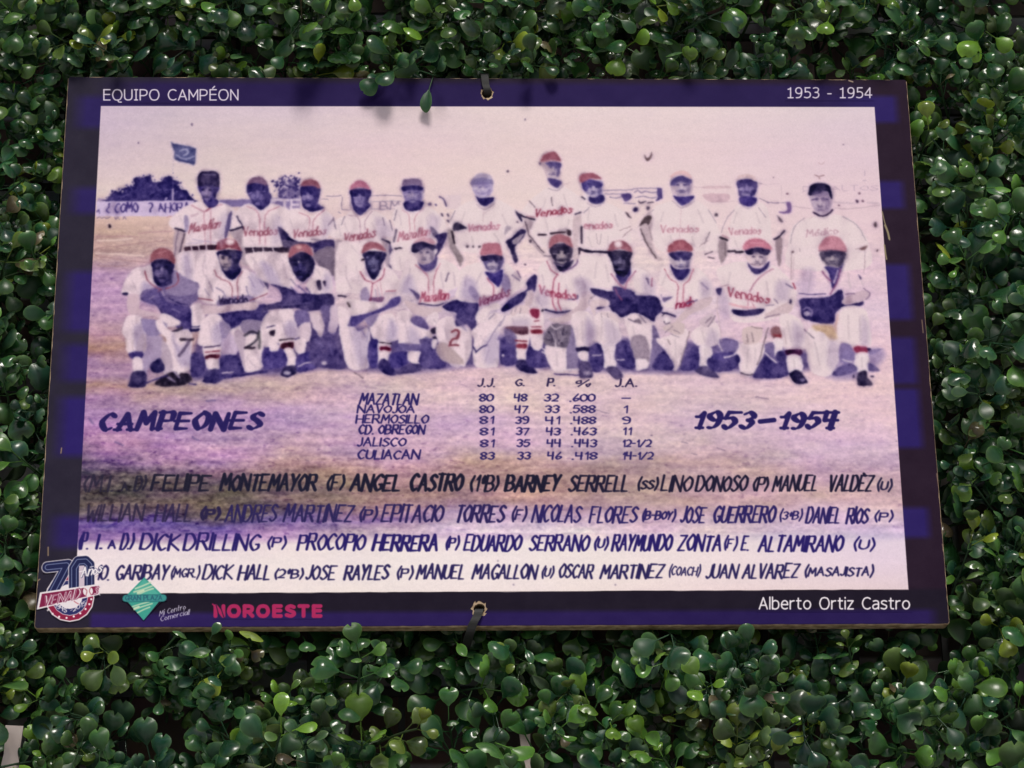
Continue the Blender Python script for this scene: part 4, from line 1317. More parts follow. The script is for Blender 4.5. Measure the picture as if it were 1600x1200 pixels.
s b9a4b4/.34 15: 700,690 720,740 ; 820,700 850,760 ; 960,720 980,840 ; 1010,860 1030,930 ; 760,860 800,900 ; 740,1000 760,1150 ; 1020,990 1030,1150 ; 900,1000 905,1100
s b9a4b4/.32 15: 1200,700 1230,800 ; 1420,680 1440,800 ; 1260,870 1300,920 ; 1400,1010 1430,1150 ; 1280,1010 1290,1120
@B
s b9a4b4/.32 15: 260,710 290,790 ; 520,720 540,800 ; 690,740 720,830 ; 900,740 940,830 ; 740,920 800,990 ; 1000,700 1020,800 ; 1120,680 1130,760 ; 1330,700 1350,800 ; 1400,700 1420,790 ; 640,760 660,840
s b9a4b4/.32 15: 700,1080 705,1180 ; 780,1090 800,1190 ; 1120,1020 1130,1100
@C
s c2b0b8/.4 16: 330,660 300,740 ; 620,680 660,760 ; 380,850 400,930 ; 560,830 600,900 ; 960,560 930,640 ; 1100,520 1130,620 ; 960,720 980,800 ; 1140,720 1120,820 ; 1300,640 1290,720 ; 1500,680 1520,770 ; 1290,850 1320,930 ; 1450,850 1440,940
@D
s c2b0b8/.4 16: 780,660 760,730 ; 1050,640 1090,740 ; 830,840 850,900 ; 1000,850 1020,920 ; 1350,660 1330,740 ; 1500,660 1530,740 ; 1340,880 1360,940
@F
s b7a2b4/.38 17: 330,240 370,330 ; 300,200 330,180 ; 900,200 930,260 ; 330,560 360,660 ; 930,560 950,700 ; 980,560 1000,640 ; 650,700 690,800 ; 660,820 720,920 ; 1220,840 1300,920 ; 1300,800 1340,900 ; 1260,60 1330,140 ; 1430,80 1480,230 ; 760,60 780,180 ; 900,40 880,160
@G
s b7a2b4/.38 17: 60,80 100,200 ; 200,80 240,220 ; 470,150 500,200 ; 540,200 560,300 ; 700,220 740,300 ; 720,560 750,700 ; 800,680 820,860 ; 730,780 760,900 ; 980,560 1000,690 ; 1060,560 1070,680 ; 1200,150 1180,280 ; 1440,180 1460,300 ; 1540,180 1550,280 ; 1160,560 1190,700 ; 1280,680 1200,740 ; 200,560 230,660 ; 260,560 270,660
@H
s b7a2b4/.38 17: 340,200 330,320 ; 460,180 420,260 ; 720,180 700,280 ; 450,680 520,760 ; 520,780 480,880 ; 700,540 720,590 ; 930,200 950,320 ; 1120,280 1150,380 ; 1230,200 1270,300 ; 1240,560 1250,720 ; 1200,600 1210,700 ; 1040,800 1050,910 ; 160,600 200,700 ; 890,380 930,440
@I
s c0aeb8/.4 17: 260,100 240,220 ; 330,120 350,250 ; 620,200 640,310 ; 300,540 290,700 ; 380,560 400,700 ; 540,600 560,680 ; 800,180 770,280 ; 1060,240 1100,330 ; 1080,640 1100,720 ; 1160,620 1180,720 ; 870,700 880,880 ; 350,780 360,880 ; 1100,780 1110,880
@J
s c0aeb8/.4 17: 200,180 180,270 ; 480,250 500,360 ; 580,230 620,340 ; 340,780 330,930 ; 400,780 390,900 ; 650,560 680,720 ; 720,600 730,720 ; 830,180 810,320 ; 1120,180 1140,300 ; 1120,520 1130,700 ; 1210,520 1220,700 ; 860,720 900,900 ; 980,760 960,900 ; 700,850 700,930 ; 1230,840 1230,920
# soft half tones
@F
f 7a68a4/.5 40: 420,250 520,300 560,420 430,420 400,340
f 8c7aae/.45 40: 340,600 430,600 430,780 360,790
f 8c7aae/.5 36: 640,650 700,760 780,700 780,900 690,880
f 8c7aae/.45 40: 960,600 1040,560 1040,720 960,730
f 8c7aae/.45 40: 1250,180 1340,240 1360,330 1260,360
f 8c7aae/.4 50: 720,60 780,40 800,240 740,220
@G
f 8c7aae/.45 40: 30,100 110,120 200,280 90,250
f 8c7aae/.45 40: 220,580 300,560 320,680 240,690
f 8c7aae/.4 50: 740,620 860,660 870,880 790,900
f 8c7aae/.45 40: 1040,540 1100,600 1090,700 1020,700
f 8c7aae/.4 50: 1150,240 1210,200 1240,340 1130,340
f 8c7aae/.4 50: 1200,600 1270,660 1270,760 1180,760
f 8c7aae/.4 50: 540,180 590,220 580,320 520,320
@H
f 8c7aae/.45 50: 330,220 420,260 420,400 300,370
f 8c7aae/.4 50: 480,720 600,640 580,880 480,890
f 9a86ac/.4 50: 900,320 980,330 980,450 880,430
f 9a86ac/.4 50: 1280,520 1340,600 1330,720 1270,740
f 9a86ac/.4 50: 1180,230 1290,230 1320,320 1220,360
f 9a86ac/.4 50: 720,540 830,540 830,600 700,600
@I
f 9a86ac/.4 50: 320,540 430,620 440,720 340,740
f 9a86ac/.4 50: 180,560 235,600 235,740 170,740
f 9a86ac/.4 50: 620,200 700,240 710,340 620,340
f 9a86ac/.4 50: 1080,230 1150,260 1150,350 1070,370
f 9a86ac/.4 50: 1140,620 1210,660 1190,740 1110,740
@J
f 9a86ac/.4 50: 120,330 190,380 200,520 130,520
f 9a86ac/.4 50: 560,260 660,250 650,400 560,380
f 9a86ac/.4 50: 690,560 780,640 760,760 690,760
f 9a86ac/.4 50: 980,680 1060,780 1020,930 960,900
f 9a86ac/.4 50: 1230,520 1290,600 1280,740 1220,740
f 9a86ac/.35 50: 760,160 860,160 840,320 750,330
@A
f a08cb0/.4 50: 1010,700 1090,660 1060,880 1010,900
f a08cb0/.4 50: 1440,680 1500,740 1490,900 1420,900
@B
f a08cb0/.4 50: 520,680 600,710 560,840 510,850
f a08cb0/.4 50: 930,700 1040,760 1060,850 960,860
f a08cb0/.35 50: 1350,680 1440,720 1380,850 1330,850
# stray marks on the ground
@Z
s 6a5868/.7 2.2: 553,582 566,591
s 6a5a90/.6 3: 322,627 336,626 ; 180,690 192,696 ; 300,683 310,688 ; 140,655 145,662
s 6a5a78/.5 2: 1064,690 1074,693 ; 1080,708 1088,710 ; 1180,620 1200,623 ; 1120,700 1132,704 ; 930,640 950,646
e 5a4a70/.7 1.3: 838,816 2 1.5 ; 448,818 1.6 1.6 ; 777,876 1.2 1.2 ; 802,913 1.2 1.2 ; 300,195 1.6 2.6 ; 216,223 1.4 1.4 ; 820,187 1.3 1.6 ; 1017,680 2 1 ; 961,914 1.2 1.2
e 5a4a70/.6 1.3: 1317,226 1 1 ; 1400,690 1.5 1; 600,700 2 1 ; 480,720 2 1
'''

# rows of hand lettering: text, x from, x to, baseline left, baseline right, cap height, stroke, slant, colour
NAMES = '''(M.I.|128,184,768,768,24|3.2|262238/.8
A|190,200,766,766,11|2.6|221f34/.8
D)|208,232,766,766,22|3.2|221f34/.8
FELIPE|234,336,766,766,24|4|1e1c30
MONTEMAYOR|342,506,766,766,24|4|1b1a30
(F)|508,542,766,766,23|3.4|1b1a30
ANGEL|545,634,766,766,24|4.4|1b1930
CASTRO|638,730,766,766,24|4.4|1b1930
(1ªB)|732,784,767,767,23|3.4|1b1930
BARNEY|787,882,767,767,23|4.2|1b1930
SERRELL|886,990,767,767,23|3.6|1e1a34
(SS)|994,1032,767,767,20|3|1e1a34
LINO|1031,1086,767,767,23|3.2|1e1a34
DONOSO|1085,1174,767,767,23|3.2|1e1a34
(P)|1174,1204,767,767,20|3|1e1a34
MANUEL|1205,1284,767,767,23|3.2|1e1a34
VALDÈZ|1292,1370,767,767,23|3.6|1e1a34
(U)|1368,1397,768,768,20|2.8|2a2444
WILLIAN|132,232,814,814,25|3|29223e/.8
HALL|240,306,814,814,25|3|2b2348/.85
(P)|311,348,812,812,19|4.4|2b2348
ANDRES|350,440,815,815,25|3|2c2458
MARTINEZ|441,560,815,815,25|3.2|2c2458
(P)|559,593,815,815,23|3|2c2258
EPITACIO|594,700,815,815,25|3.2|2c2258
TORRES|709,796,815,815,25|3.6|2c2258
(F)|797,827,815,815,24|3|2c2258
NICOLAS|829,915,815,816,25|3.2|2c2260
FLORES|919,1003,816,816,24|3.2|2c2260
(B-BOY)|1001,1060,815,815,19|3|2c2260
JOSE|1061,1108,816,816,24|3.2|2c2260
GUERRERO|1112,1219,816,816,24|3.6|2c2260
(3ªB)|1216,1257,815,815,19|2.4|2c2260
DANIEL|1257,1319,817,817,23|3.4|2c2260
RIOS|1320,1362,817,817,23|3.4|2c2260
(P)|1364,1399,816,816,18|2.6|2c2260
(P.|120,144,858,858,24|3.8|2a1f66
I.|149,165,857,857,21|3.4|2a1f66
A|169,181,857,857,11|3|2a1f66
D.)|186,213,858,858,23|3.6|2a1f66
DICK|217,288,858,859,23|3.6|2a1f66
DRILLING|285,414,859,859,24|3.4|2a1f66
(P)|416,451,858,858,20|2.8|2a1f66
PROCOPIO|463,578,859,859,23|3.2|281d66
HERRERA|580,693,860,860,23|4|281d66
(P)|694,721,859,859,21|3|281d66
EDUARDO|723,821,860,860,23|3.4|281d66
SERRANO|825,927,860,860,23|3.2|281d66
(U)|926,954,860,860,21|2.8|281d66
RAYMUNDO|954,1057,860,860,23|3.6|281d66
ZONTA|1057,1134,860,860,23|3.4|281d66
(F)|1129,1155,860,860,22|2.8|281d66
E.|1156,1175,860,860,22|3.6|281d66
ALTAMIRANO|1183,1326,861,861,23|3.4|281d66
(U)|1331,1371,861,861,21|2.8|281d66
10.|148,176,906,906,21|2.8|2b2458
GARIBAY|179,270,905,905,21|3|2b2458
(MGR.)|265,317,905,905,20|2.4|2b2458
DICK|315,370,905,905,21|2.8|2b2458
HALL|370,428,905,905,21|3.2|2b2458
(2ªB)|427,478,905,905,17|2.6|2b2458
JOSE|476,530,905,905,21|2.8|2b2458
RAYLES|536,614,905,905,21|3.2|2b2458
(P)|618,649,905,905,20|2.6|2b2458
MANUEL|649,733,904,904,21|3|2b2458
MAGALLON|736,846,904,904,21|3|2b2458
(U)|844,868,904,904,19|2.4|2b2458
OSCAR|871,932,903,903,20|2.8|2b2458
MARTINEZ|936,1044,903,903,20|3|2b2458
(COACH)|1043,1099,902,902,20|2.2|2b2458
JUAN|1101,1157,903,903,20|2.8|2b2458
ALVAREZ|1158,1255,903,903,21|3|2b2458
(MASAJISTA)|1255,1372,903,903,20|2.6|2b2458
MAZATLAN|560,660,632,632,16|2.8|2a2060
NAVOJOA|558,648,645,645,11|2.4|2a2060
HERMOSILLO|556,669,661,661,12|2.4|2a2060
CD. OBREGON|559,670,678,678,13|2.6|2a2060
JALISCO|558,634,697,697,12|2.4|2a2060
CULIACAN|557,662,717,717,13|2.6|2a2060
J.J.|746,774,604,604,12|2.4|32264e
G.|805,820,603,603,10|2.4|32264e
P.|855,868,603,603,11|2.6|32264e
%|900,923,604,604,11|2.4|32264e
J.A.|961,996,604,604,11|2.6|32264e'''
TABLE = (('80 80 81 81 81 83', 749, 770, 1), ('48 47 39 37 35 33', 803, 823, 3), ('32 33 41 43 44 46', 850, 872, 3),
         ('.600 .588 .488 .463 .443 .418', 890, 929, 2))
TABLE_Y = (627, 645, 662, 679.5, 698, 717.5)
LAST = (('-', 971, 985), ('1', 972, 980), ('9', 972, 984), ('11', 972, 986), ('12-1/2', 972, 1017), ('14-1/2', 972, 1020))
LOGOS = r'''
@X
# anniversary emblem
e e6dde2 4: 314,716 206 202
e 8c2344 4: 314,716 196 192
e e6dde2 4: 314,716 152 150
e 2b2f62 4: 314,716 147 145
e e6dde2 4: 314,706 108 104
s b04050 5: 240,760 275,740 280,700 ; 390,770 352,745 345,710
l e6dde2 96: 128,462 300,442 172,668
l 22264e 84: 128,462 300,442 172,668
l a9b6dc 46: 132,462 286,446 170,668
l 22264e 38: 132,462 286,446 170,668
l e6dde2 92: 350,640 350,470 385,412 445,408 478,440 478,640
l 22264e 80: 350,640 350,470 385,412 445,408 478,440 478,640
l a9b6dc 42: 350,640 350,470 385,416 445,412 478,444 478,640
l 22264e 34: 350,640 350,470 385,416 445,412 478,444 478,640
p cdbccb 3: 392,450 436,448 436,640 392,640
p e6dde2 3: 66,672 572,598 566,700 560,690 40,815
p 7d2348 3: 82,684 558,616 552,682 60,798
t e6dde2 17 .22: 92,792,424,716,76 VENAD
t e6dde2 15 .25: 510,690,562,682,58 S
t 7d2348 7 .22: 92,792,424,716,76 VENAD
t 7d2348 6 .25: 510,690,562,682,58 S
t e6dde2 7 .0: 188,792,282,842,36 1945
t e6dde2 7 .0: 318,842,440,776,36 -2015
e e6dde2 3: 466,662 42 42
s a03a48 5: 440,640 458,660 450,695 ; 490,630 478,660 492,690
t 4a4a70 19 .25: 405,545,605,500,72 Años
t efe8ec 12 .25: 405,545,605,500,72 Años
s efe8ec 7: 395,500 440,490 ; 530,440 575,432
e f0e6ea 3: 132,818 9 9 ; 172,850 9 9 ; 226,875 9 9 ; 288,884 9 9 ; 348,872 9 9 ; 402,846 9 9 ; 446,810 9 9 ; 478,770 9 9 ; 494,728 9 9
# shopping plaza emblem
p 3f9c8d 3: 935,545 1096,702 930,905 768,716
p 5fb3a2/.6 10: 935,560 1060,690 935,690 820,690
s b9d2b4/.9 14: 862,640 920,618 985,590 ; 850,668 920,648 1000,618 ; 880,690 960,655 1010,640
s b9d2b4/.9 12: 838,790 900,770 975,750 ; 850,815 920,790 1000,765 ; 880,840 930,815 980,795
s dfe2c0/.8 14: 880,675 930,655 ; 850,805 890,790
l 2a6a70 62: 785,722 1090,718
l 3f8f8c 50: 785,722 1090,718
t 2c5f70 8 .0: 775,738,1100,732,36 GRAN PLAZA
t c9c2d6 5 .1: 1058,868,1285,806,42 Mi Centro
t c9c2d6 5 .1: 1068,912,1318,850,40 Comercial!
'''

CAPTIONS = (('EQUIPO CAMPÉON', 161.5, 371.5, 156.5, 156.5, 16, 2.1, 'ddd3e2'), ('1953 - 1954', 1230.5, 1361.5, 153, 153, 15.5, 2.1, 'ddd3e2'),
            ('Alberto Ortiz Castro', 1186, 1420.5, 951.5, 951.5, 17.5, 2.2, 'efe8ee'), ('NOROESTE', 336.5, 500.5, 962.5, 962.5, 15.4, 6.0, 'a92a5c'))
LOGO_CUTS = '''@Z
l 251d38 1.3: 337,944 343,966 ; 343,944 350,966
l a92a5c 2: 332,944 336,948
'''

def make_print():
    rs = np.random.RandomState(11)
    C = np.zeros((CH, CW, 3), np.float32)
    yy, xx = np.mgrid[0:CH, 0:CW].astype(np.float32)
    # violet border ink, with blue bands of light painted into its colour
    base = np.array([0x2a, 0x26, 0x36], np.float32) / 255
    warm = np.array([0x27, 0x19, 0x2a], np.float32) / 255
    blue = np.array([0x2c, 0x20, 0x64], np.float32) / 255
    topc = np.array([0x27, 0x1b, 0x4c], np.float32) / 255
    fx = (xx / CW)[..., None]
    C[:] = base + (warm - base) * fx
    def light_band(y0, y1, side, amount=1.0, edge=5):
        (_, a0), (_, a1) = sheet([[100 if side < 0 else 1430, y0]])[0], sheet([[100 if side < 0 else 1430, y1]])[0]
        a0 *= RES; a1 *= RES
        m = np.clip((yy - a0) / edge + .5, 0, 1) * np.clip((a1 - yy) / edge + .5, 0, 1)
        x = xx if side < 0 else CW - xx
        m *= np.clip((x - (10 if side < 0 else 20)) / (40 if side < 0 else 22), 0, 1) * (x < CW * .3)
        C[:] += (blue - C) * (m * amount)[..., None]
    for a, b, k in ((150, 200, .75), (293, 334, .8), (424, 518, .9), (538, 596, .85), (620, 713, 1), (806, 856, .85)): light_band(a, b, -1, k, 20)
    for a, b, k in ((150, 192, .9), (283, 326, .9), (413, 500, .9), (527, 600, .85), (607, 700, .95), (793, 840, .9)): light_band(a, b, 1, k, 14)
    m = np.clip((sheet([[700, 168]])[0][1] * RES + 2 - yy) / 4, 0, 1) * np.clip((yy - 6) / 16, 0, 1) * np.clip((xx - 60) / 140, 0, 1) * np.clip((CW - 70 - xx) / 140, 0, 1)
    C += (topc - C) * m[..., None]
    (_, v) = sheet([[700, 955.5]])[0]
    m = np.clip((yy - v * RES) / 12 + .5, 0, 1) * np.clip((CH - 1 - yy) / 4, 0, 1) * np.clip((xx - 118) / 10, 0, 1) * np.clip((CW - 20 - xx) / 30, 0, 1)
    low = np.array([0x1e, 0x18, 0x27], np.float32) / 255
    lm = np.clip((yy - sheet([[700, 920]])[0][1] * RES) / 10, 0, 1) * np.clip((xx - 60) / 200, 0, 1)
    C += (low - C) * lm[..., None]
    C += (np.array([0x28, 0x1b, 0x52], np.float32) / 255 + np.array([.035, .025, .05], np.float32) * (1 - fx) ** 3 - C) * (m * .95)[..., None]
    C += (noise(rs, CH, CW, 40, 60, 3) * .008)[..., None]
    # the old team photograph
    pic = sheet([[157.5, 166], [1366, 167.5], [1419, 921.5], [117, 928]]) * RES
    rows = [r.split() for r in TONE.splitlines()]
    gy = np.array([float(r[0]) for r in rows]); g = np.array([[[int(c[i:i + 2], 16) / 255 for i in (0, 2, 4)] for c in r[1:]] for r in rows], np.float32)
    low = (gy >= 500) & (gy <= 830); strip = gy >= 850; skyrow = gy <= 400
    g[low, 2:] += np.array([3, -4, -6], np.float32) / 255
    grey = g[low].mean(-1, keepdims=True); g[low] += (grey * np.array([1.04, .97, 1.02], np.float32) - g[low]) * .16
    stain = (gy >= 720) & (gy <= 800); g[stain, :4] *= np.array([.95, .93, .90], np.float32)
    g[strip] += np.array([3, 4, 0], np.float32) / 255
    g[skyrow, :, 2] -= 2 / 255
    hazy = (gy >= 225) & (gy <= 440); g[hazy, 2:] -= np.array([2, 7, 3], np.float32) / 255
    ty = np.array([sheet([[760, y]])[0][1] * RES for y in gy]); txs = np.array([sheet([[x, 500]])[0][0] * RES for x in TONE_X])
    ly = np.arange(CH); lx = np.arange(CW)
    wob = noise(rs, CH, CW, 10, 7, 5, .62) * 15
    gi = np.empty((CH, len(TONE_X), 3), np.float32)
    P = np.empty_like(C)
    for k in range(3):
        for j in range(len(TONE_X)): gi[:, j, k] = np.interp(ly, ty, g[:, j, k])
        tmp = np.array([np.interp(lx, txs, gi[r, :, k]) for r in range(CH)], np.float32)
        P[..., k] = tmp
    # ragged tone borders: shift each column up or down a little
    src = np.clip(yy + wob * np.clip((yy - .3 * CH) / 200, 0, 1.3), 0, CH - 1).astype(int)
    white0 = sheet([[700, 843]])[0][1] * RES
    src = np.where(yy > white0 - 14, yy.astype(int), src)
    P = P[src, xx.astype(int)]
    streak = noise(rs, CH, CW, 130, 16, 4, .7)
    spot = noise(rs, CH, CW, 190, 170, 3, .8)
    amp = np.interp(ly, ty[[0, 3, 4, 6, 8, 12, 15, 17, 20, 22, 23, 24, 25]], [.006, .006, .022, .03, .03, .034, .042, .055, .05, .05, .04, .008, .006]).astype(np.float32)
    left = np.interp(lx, [0, 700, 1300, CW], [1.7, 1.3, .95, .75]).astype(np.float32)
    cloud = noise(rs, CH, CW, 26, 10, 4, .6); cloud2 = noise(rs, CH, CW, 30, 14, 4, .6)
    P += (cloud * amp[:, None] * left[None, :] * .8)[..., None] * np.array([1.1, .75, .35], np.float32)
    P += (cloud2 * amp[:, None] * left[None, :] * .55)[..., None] * np.array([.2, -.3, .9], np.float32)
    P += ((streak * .8 + spot * 1.15) * amp[:, None] * left[None, :])[..., None] * np.array([1, .95, .75], np.float32)
    dark = np.clip(noise(rs, CH, CW, 170, 110, 3, .8) - .8, 0, 1) * np.clip((amp[:, None] - .012) * 30, 0, 1) * .5 * left[None, :]
    P -= dark[..., None] * np.array([.28, .3, .18], np.float32)
    P += (noise(rs, CH, CW, 5, 7, 3) * .006)[..., None] * np.array([1, .6, 1.2], np.float32)
    bare = P.copy()
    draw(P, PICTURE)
    # old-emulsion look: ragged edges, mottled tones, soft focus
    dx = noise(rs, CH, CW, 75, 110, 2, .8) * .8 + noise(rs, CH, CW, 240, 360, 1) * .5
    dy = noise(rs, CH, CW, 75, 110, 2, .8) * .8 + noise(rs, CH, CW, 240, 360, 1) * .5
    P = P[np.clip(yy + dy, 0, CH - 1).astype(int), np.clip(xx + dx, 0, CW - 1).astype(int)]
    inked = np.clip(blur(np.abs(P - bare).sum(-1), 5) * 3, 0, 1)
    lum = P.mean(-1)
    mot = noise(rs, CH, CW, 120, 220, 3, .75); fine = noise(rs, CH, CW, 330, 500, 2, .7)
    P += ((mot * .022 + fine * .026) * inked * (1.35 - .9 * lum))[..., None] * np.array([1.05, 1, .85], np.float32)
    P[:] = P + (blur(P, 1.5) - P) * np.clip(inked * 1.5, .5, 1)[..., None]
    tone = noise(rs, CH, CW, 60, 100, 3, .65); lum = P.mean(-1)
    P += (tone * .075 * inked * np.clip((.55 - lum) * 4, 0, 1))[..., None] * np.array([1.1, 1.0, .75], np.float32)
    # soft print: tones bleed into each other, cloth takes folds, inks are dull rather than pure
    P += (blur(P, 4) - P) * (.28 * inked)[..., None]
    fold = blur(noise(rs, CH, CW, 34, 90, 2, .6), 2.5)
    lum = P.mean(-1)
    P -= (np.clip(fold - .0, 0, 1) * .17 * inked * np.clip((lum - .5) * 4, 0, 1))[..., None] * np.array([.92, 1.0, .82], np.float32)
    near = np.clip((lum - blur(lum, 7)) * 1.0, -.2, .2)
    P += np.minimum(near, 0)[..., None] * inked[..., None] * .5
    lum = (P @ np.array([.35, .45, .2], np.float32))[..., None]
    P += (lum * np.array([1.06, .94, 1.10], np.float32) - P) * (inked * .2)[..., None]
    P -= ((np.clip(.62 - lum, 0, 1)) * .08) * inked[..., None]
    P += np.clip((lum - .7) * 3, 0, 1) * inked[..., None] * np.array([-.008, -.036, -.030], np.float32)
    P += (blur(rs.normal(0, 1, (CH, CW)).astype(np.float32), 1.6) * .05 * inked)[..., None]
    Z = lambda q: sheet(q) * RES
    k0 = RES * .000437
    for row in NAMES.splitlines():
        t, a, w, c = row.split('|')[0], row.split('|')[1], row.split('|')[2], row.split('|')[3]
        x0, x1, y0, y1, h = [float(v) for v in a.split(',')]
        sl = .23 if h > 14 else .18
        sm = 0
        if t[0] == '(' and t[-1] == ')' and not (y0 in (766, 767) and t != '(SS)'): sm = .62 if h > 17.5 else .72
        letters(P, Z, k0, t, x0, y0, x1, y1, h, float(w) * 1.2, colour(c), sl, small=sm)
    for col, x0, x1, dx in TABLE:
        for i, t in enumerate(col.split()):
            letters(P, Z, k0, t, x0 + dx * i * .35, TABLE_Y[i], x1 + dx * i * .35, TABLE_Y[i], 10.5, 2.9, colour('2a2060'), .1)
    for (t, x0, x1), y in zip(LAST, TABLE_Y):
        letters(P, Z, k0, t, x0, y, x1, y, 10, 2.8, colour('2a2060'), .1)
    letters(P, Z, k0, 'CAMPEONES', 156, 671.5, 411, 669.5, 24.5, 8.8, colour('271d5c'), .34, pen=.72, serif=True, gap=3.3)
    letters(P, Z, k0, '1953', 1084, 669, 1178, 669, 23.5, 9.0, colour('271d5c'), .34, pen=.72, serif=True, gap=3.6)
    letters(P, Z, k0, '1954', 1217, 669, 1306, 669, 23.5, 9.0, colour('271d5c'), .34, pen=.72, serif=True, gap=3.6)
    stroke(P, Z([[1187, 659], [1209, 656.5]]), 7.5 * k0, colour('271d5c'))
    soft = blur(P, .8)
    grain = blur(rs.normal(0, 1, (CH, CW)).astype(np.float32), .8)
    soft += (grain * .016)[..., None]
    weave = np.sin(xx * 1.45) * np.sin(yy * 1.45) * .006
    soft += weave[..., None]
    # paste the photograph into the border, with a slightly uneven lower edge
    d = np.full((CH, CW), 1e9, np.float32)
    for (ax, ay), (bx, by) in zip(pic, np.roll(pic, -1, 0)):
        L = math.hypot(bx - ax, by - ay)
        d = np.minimum(d, ((bx - ax) * (yy - ay) - (by - ay) * (xx - ax)) / L)
    d = d + np.where(yy > CH * .9, noise(rs, CH, CW, 3, 60, 2) * .8, 0)
    m = np.clip(d / 1.8 + .5, 0, 1)[..., None]
    C[:] = C * (1 - m) + soft * m
    C += (weave * .8 + grain * .006)[..., None]
    draw(C, LOGOS)
    sans = dict(slant=0, pen=0, jit=0, face=SANS)
    for text, x0, x1, y0, y1, h, w, col in CAPTIONS:
        letters(C, Z, k0, text, x0, y0, x1, y1, h, w, colour(col), gap=3.6 if 'NOR' in text else 1.9, **sans)
    draw(C, LOGO_CUTS)
    # scuffs that show the brown board
    draw(C, """@E
s 8f8368 9: 1390,655 1410,740 1435,810 1448,875
s 8f8368 16: 1412,760 1432,810 1445,865
s 8f8368 12: 1408,915 1416,980 1424,1025
@Z
s 9a8368 1.6: 62,905 58,908 ; 96,700 95,708 ; 75,855 75,868
s b9a48c/.9 2.2: 1326,126 1332,128
s 9a8368/.8 1.4: 1440,500 1442,520 ; 1463,740 1466,760 ; 1472,850 1474,862""")
    return np.clip(C, 0, 1)

# ---------------------------------------------------------------- the sign
sign = empty('team_photo_sign', (0, 0, SZ - SH))
tag(sign, 'violet bordered sign with an old baseball team photograph mounted on brown board', 'sign')
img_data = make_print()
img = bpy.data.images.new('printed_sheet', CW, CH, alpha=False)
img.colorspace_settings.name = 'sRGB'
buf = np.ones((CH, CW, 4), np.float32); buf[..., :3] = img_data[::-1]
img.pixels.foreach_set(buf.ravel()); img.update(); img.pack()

def print_material(name, rough, rough2):
    m, nd, lk, bs = material(name)
    uv = nd.new('ShaderNodeUVMap'); uv.uv_map = 'sheet'
    tx = nd.new('ShaderNodeTexImage'); tx.image = img; tx.extension = 'EXTEND'; tx.interpolation = 'Cubic'
    lk.new(uv.outputs[0], tx.inputs[0]); lk.new(tx.outputs[0], bs.inputs['Base Color'])
    tc = nd.new('ShaderNodeTexCoord')
    nz = nd.new('ShaderNodeTexNoise'); nz.inputs['Scale'].default_value = 14; nz.inputs['Detail'].default_value = 6
    mr = nd.new('ShaderNodeMapRange'); mr.inputs[3].default_value = rough; mr.inputs[4].default_value = rough2
    lk.new(tc.outputs['Object'], nz.inputs[0]); lk.new(nz.outputs[0], mr.inputs[0]); lk.new(mr.outputs[0], bs.inputs['Roughness'])
    n2 = nd.new('ShaderNodeTexNoise'); n2.inputs['Scale'].default_value = 900; n2.inputs['Detail'].default_value = 2
    bp = nd.new('ShaderNodeBump'); bp.inputs['Strength'].default_value = .06; bp.inputs['Distance'].default_value = .0005
    lk.new(tc.outputs['Object'], n2.inputs[0]); lk.new(n2.outputs[0], bp.inputs['Height']); lk.new(bp.outputs[0], bs.inputs['Normal'])
    bs.inputs['Specular IOR Level'].default_value = .04
    return m
PRINT = print_material('printed_vinyl', .42, .6)

HOLES = [(sheet([[761, 146.5]])[0], .0036), (sheet([[749, 951.5]])[0], .0036)]
def to_local(u, v): return Vector((u - SW, 0, SZ + SH - v))

def flat_part(name, outline, holes, y, parent, mat, depth=.00025):
    """A thin printed sheet (outline in sheet metres) lying on the board, its texture laid out in sheet metres."""
    bm = bmesh.new(); edges = []
    for ring in [outline] + holes:
        vs = [bm.verts.new(to_local(u, v) + Vector((0, y, 0))) for u, v in ring]
        edges += [bm.edges.new((a, b)) for a, b in zip(vs, vs[1:] + vs[:1])]
    bmesh.ops.triangle_fill(bm, use_beauty=True, edges=edges)
    bmesh.ops.recalc_face_normals(bm, faces=bm.faces[:])
    if bm.faces and sum(f.normal.y for f in bm.faces) > 0: bmesh.ops.reverse_faces(bm, faces=bm.faces[:])
    r = bmesh.ops.extrude_edge_only(bm, edges=[e for e in bm.edges if e.is_boundary])
    for g in r['geom']:
        if isinstance(g, bmesh.types.BMVert): g.co.y += depth
    bmesh.ops.recalc_face_normals(bm, faces=bm.faces[:])
    uvl = bm.loops.layers.uv.new('sheet')
    for f in bm.faces:
        for l in f.loops: l[uvl].uv = ((l.vert.co.x + SW) / SHEET_W, 1 - (SZ + SH - l.vert.co.z) / SHEET_H)
    return obj(name, from_bm(name, bm), mat, parent)

def ring(c, r, n=28, rag=0.0, seed=1):
    rr = random.Random(seed)
    return [(c[0] + r * (1 + rr.uniform(-rag, rag)) * math.cos(2 * math.pi * k / n), c[1] + r * (1 + rr.uniform(-rag, rag)) * math.sin(2 * math.pi * k / n)) for k in range(n)]

def rounded(u0, v0, u1, v1, r, n=5):
    out = []
    for cx, cy, a0 in ((u1 - r, v0 + r, -90), (u1 - r, v1 - r, 0), (u0 + r, v1 - r, 90), (u0 + r, v0 + r, 180)):
        for k in range(n + 1):
            a = math.radians(a0 + 90 * k / n); out.append((cx + r * math.cos(a), cy + r * math.sin(a)))
    return out

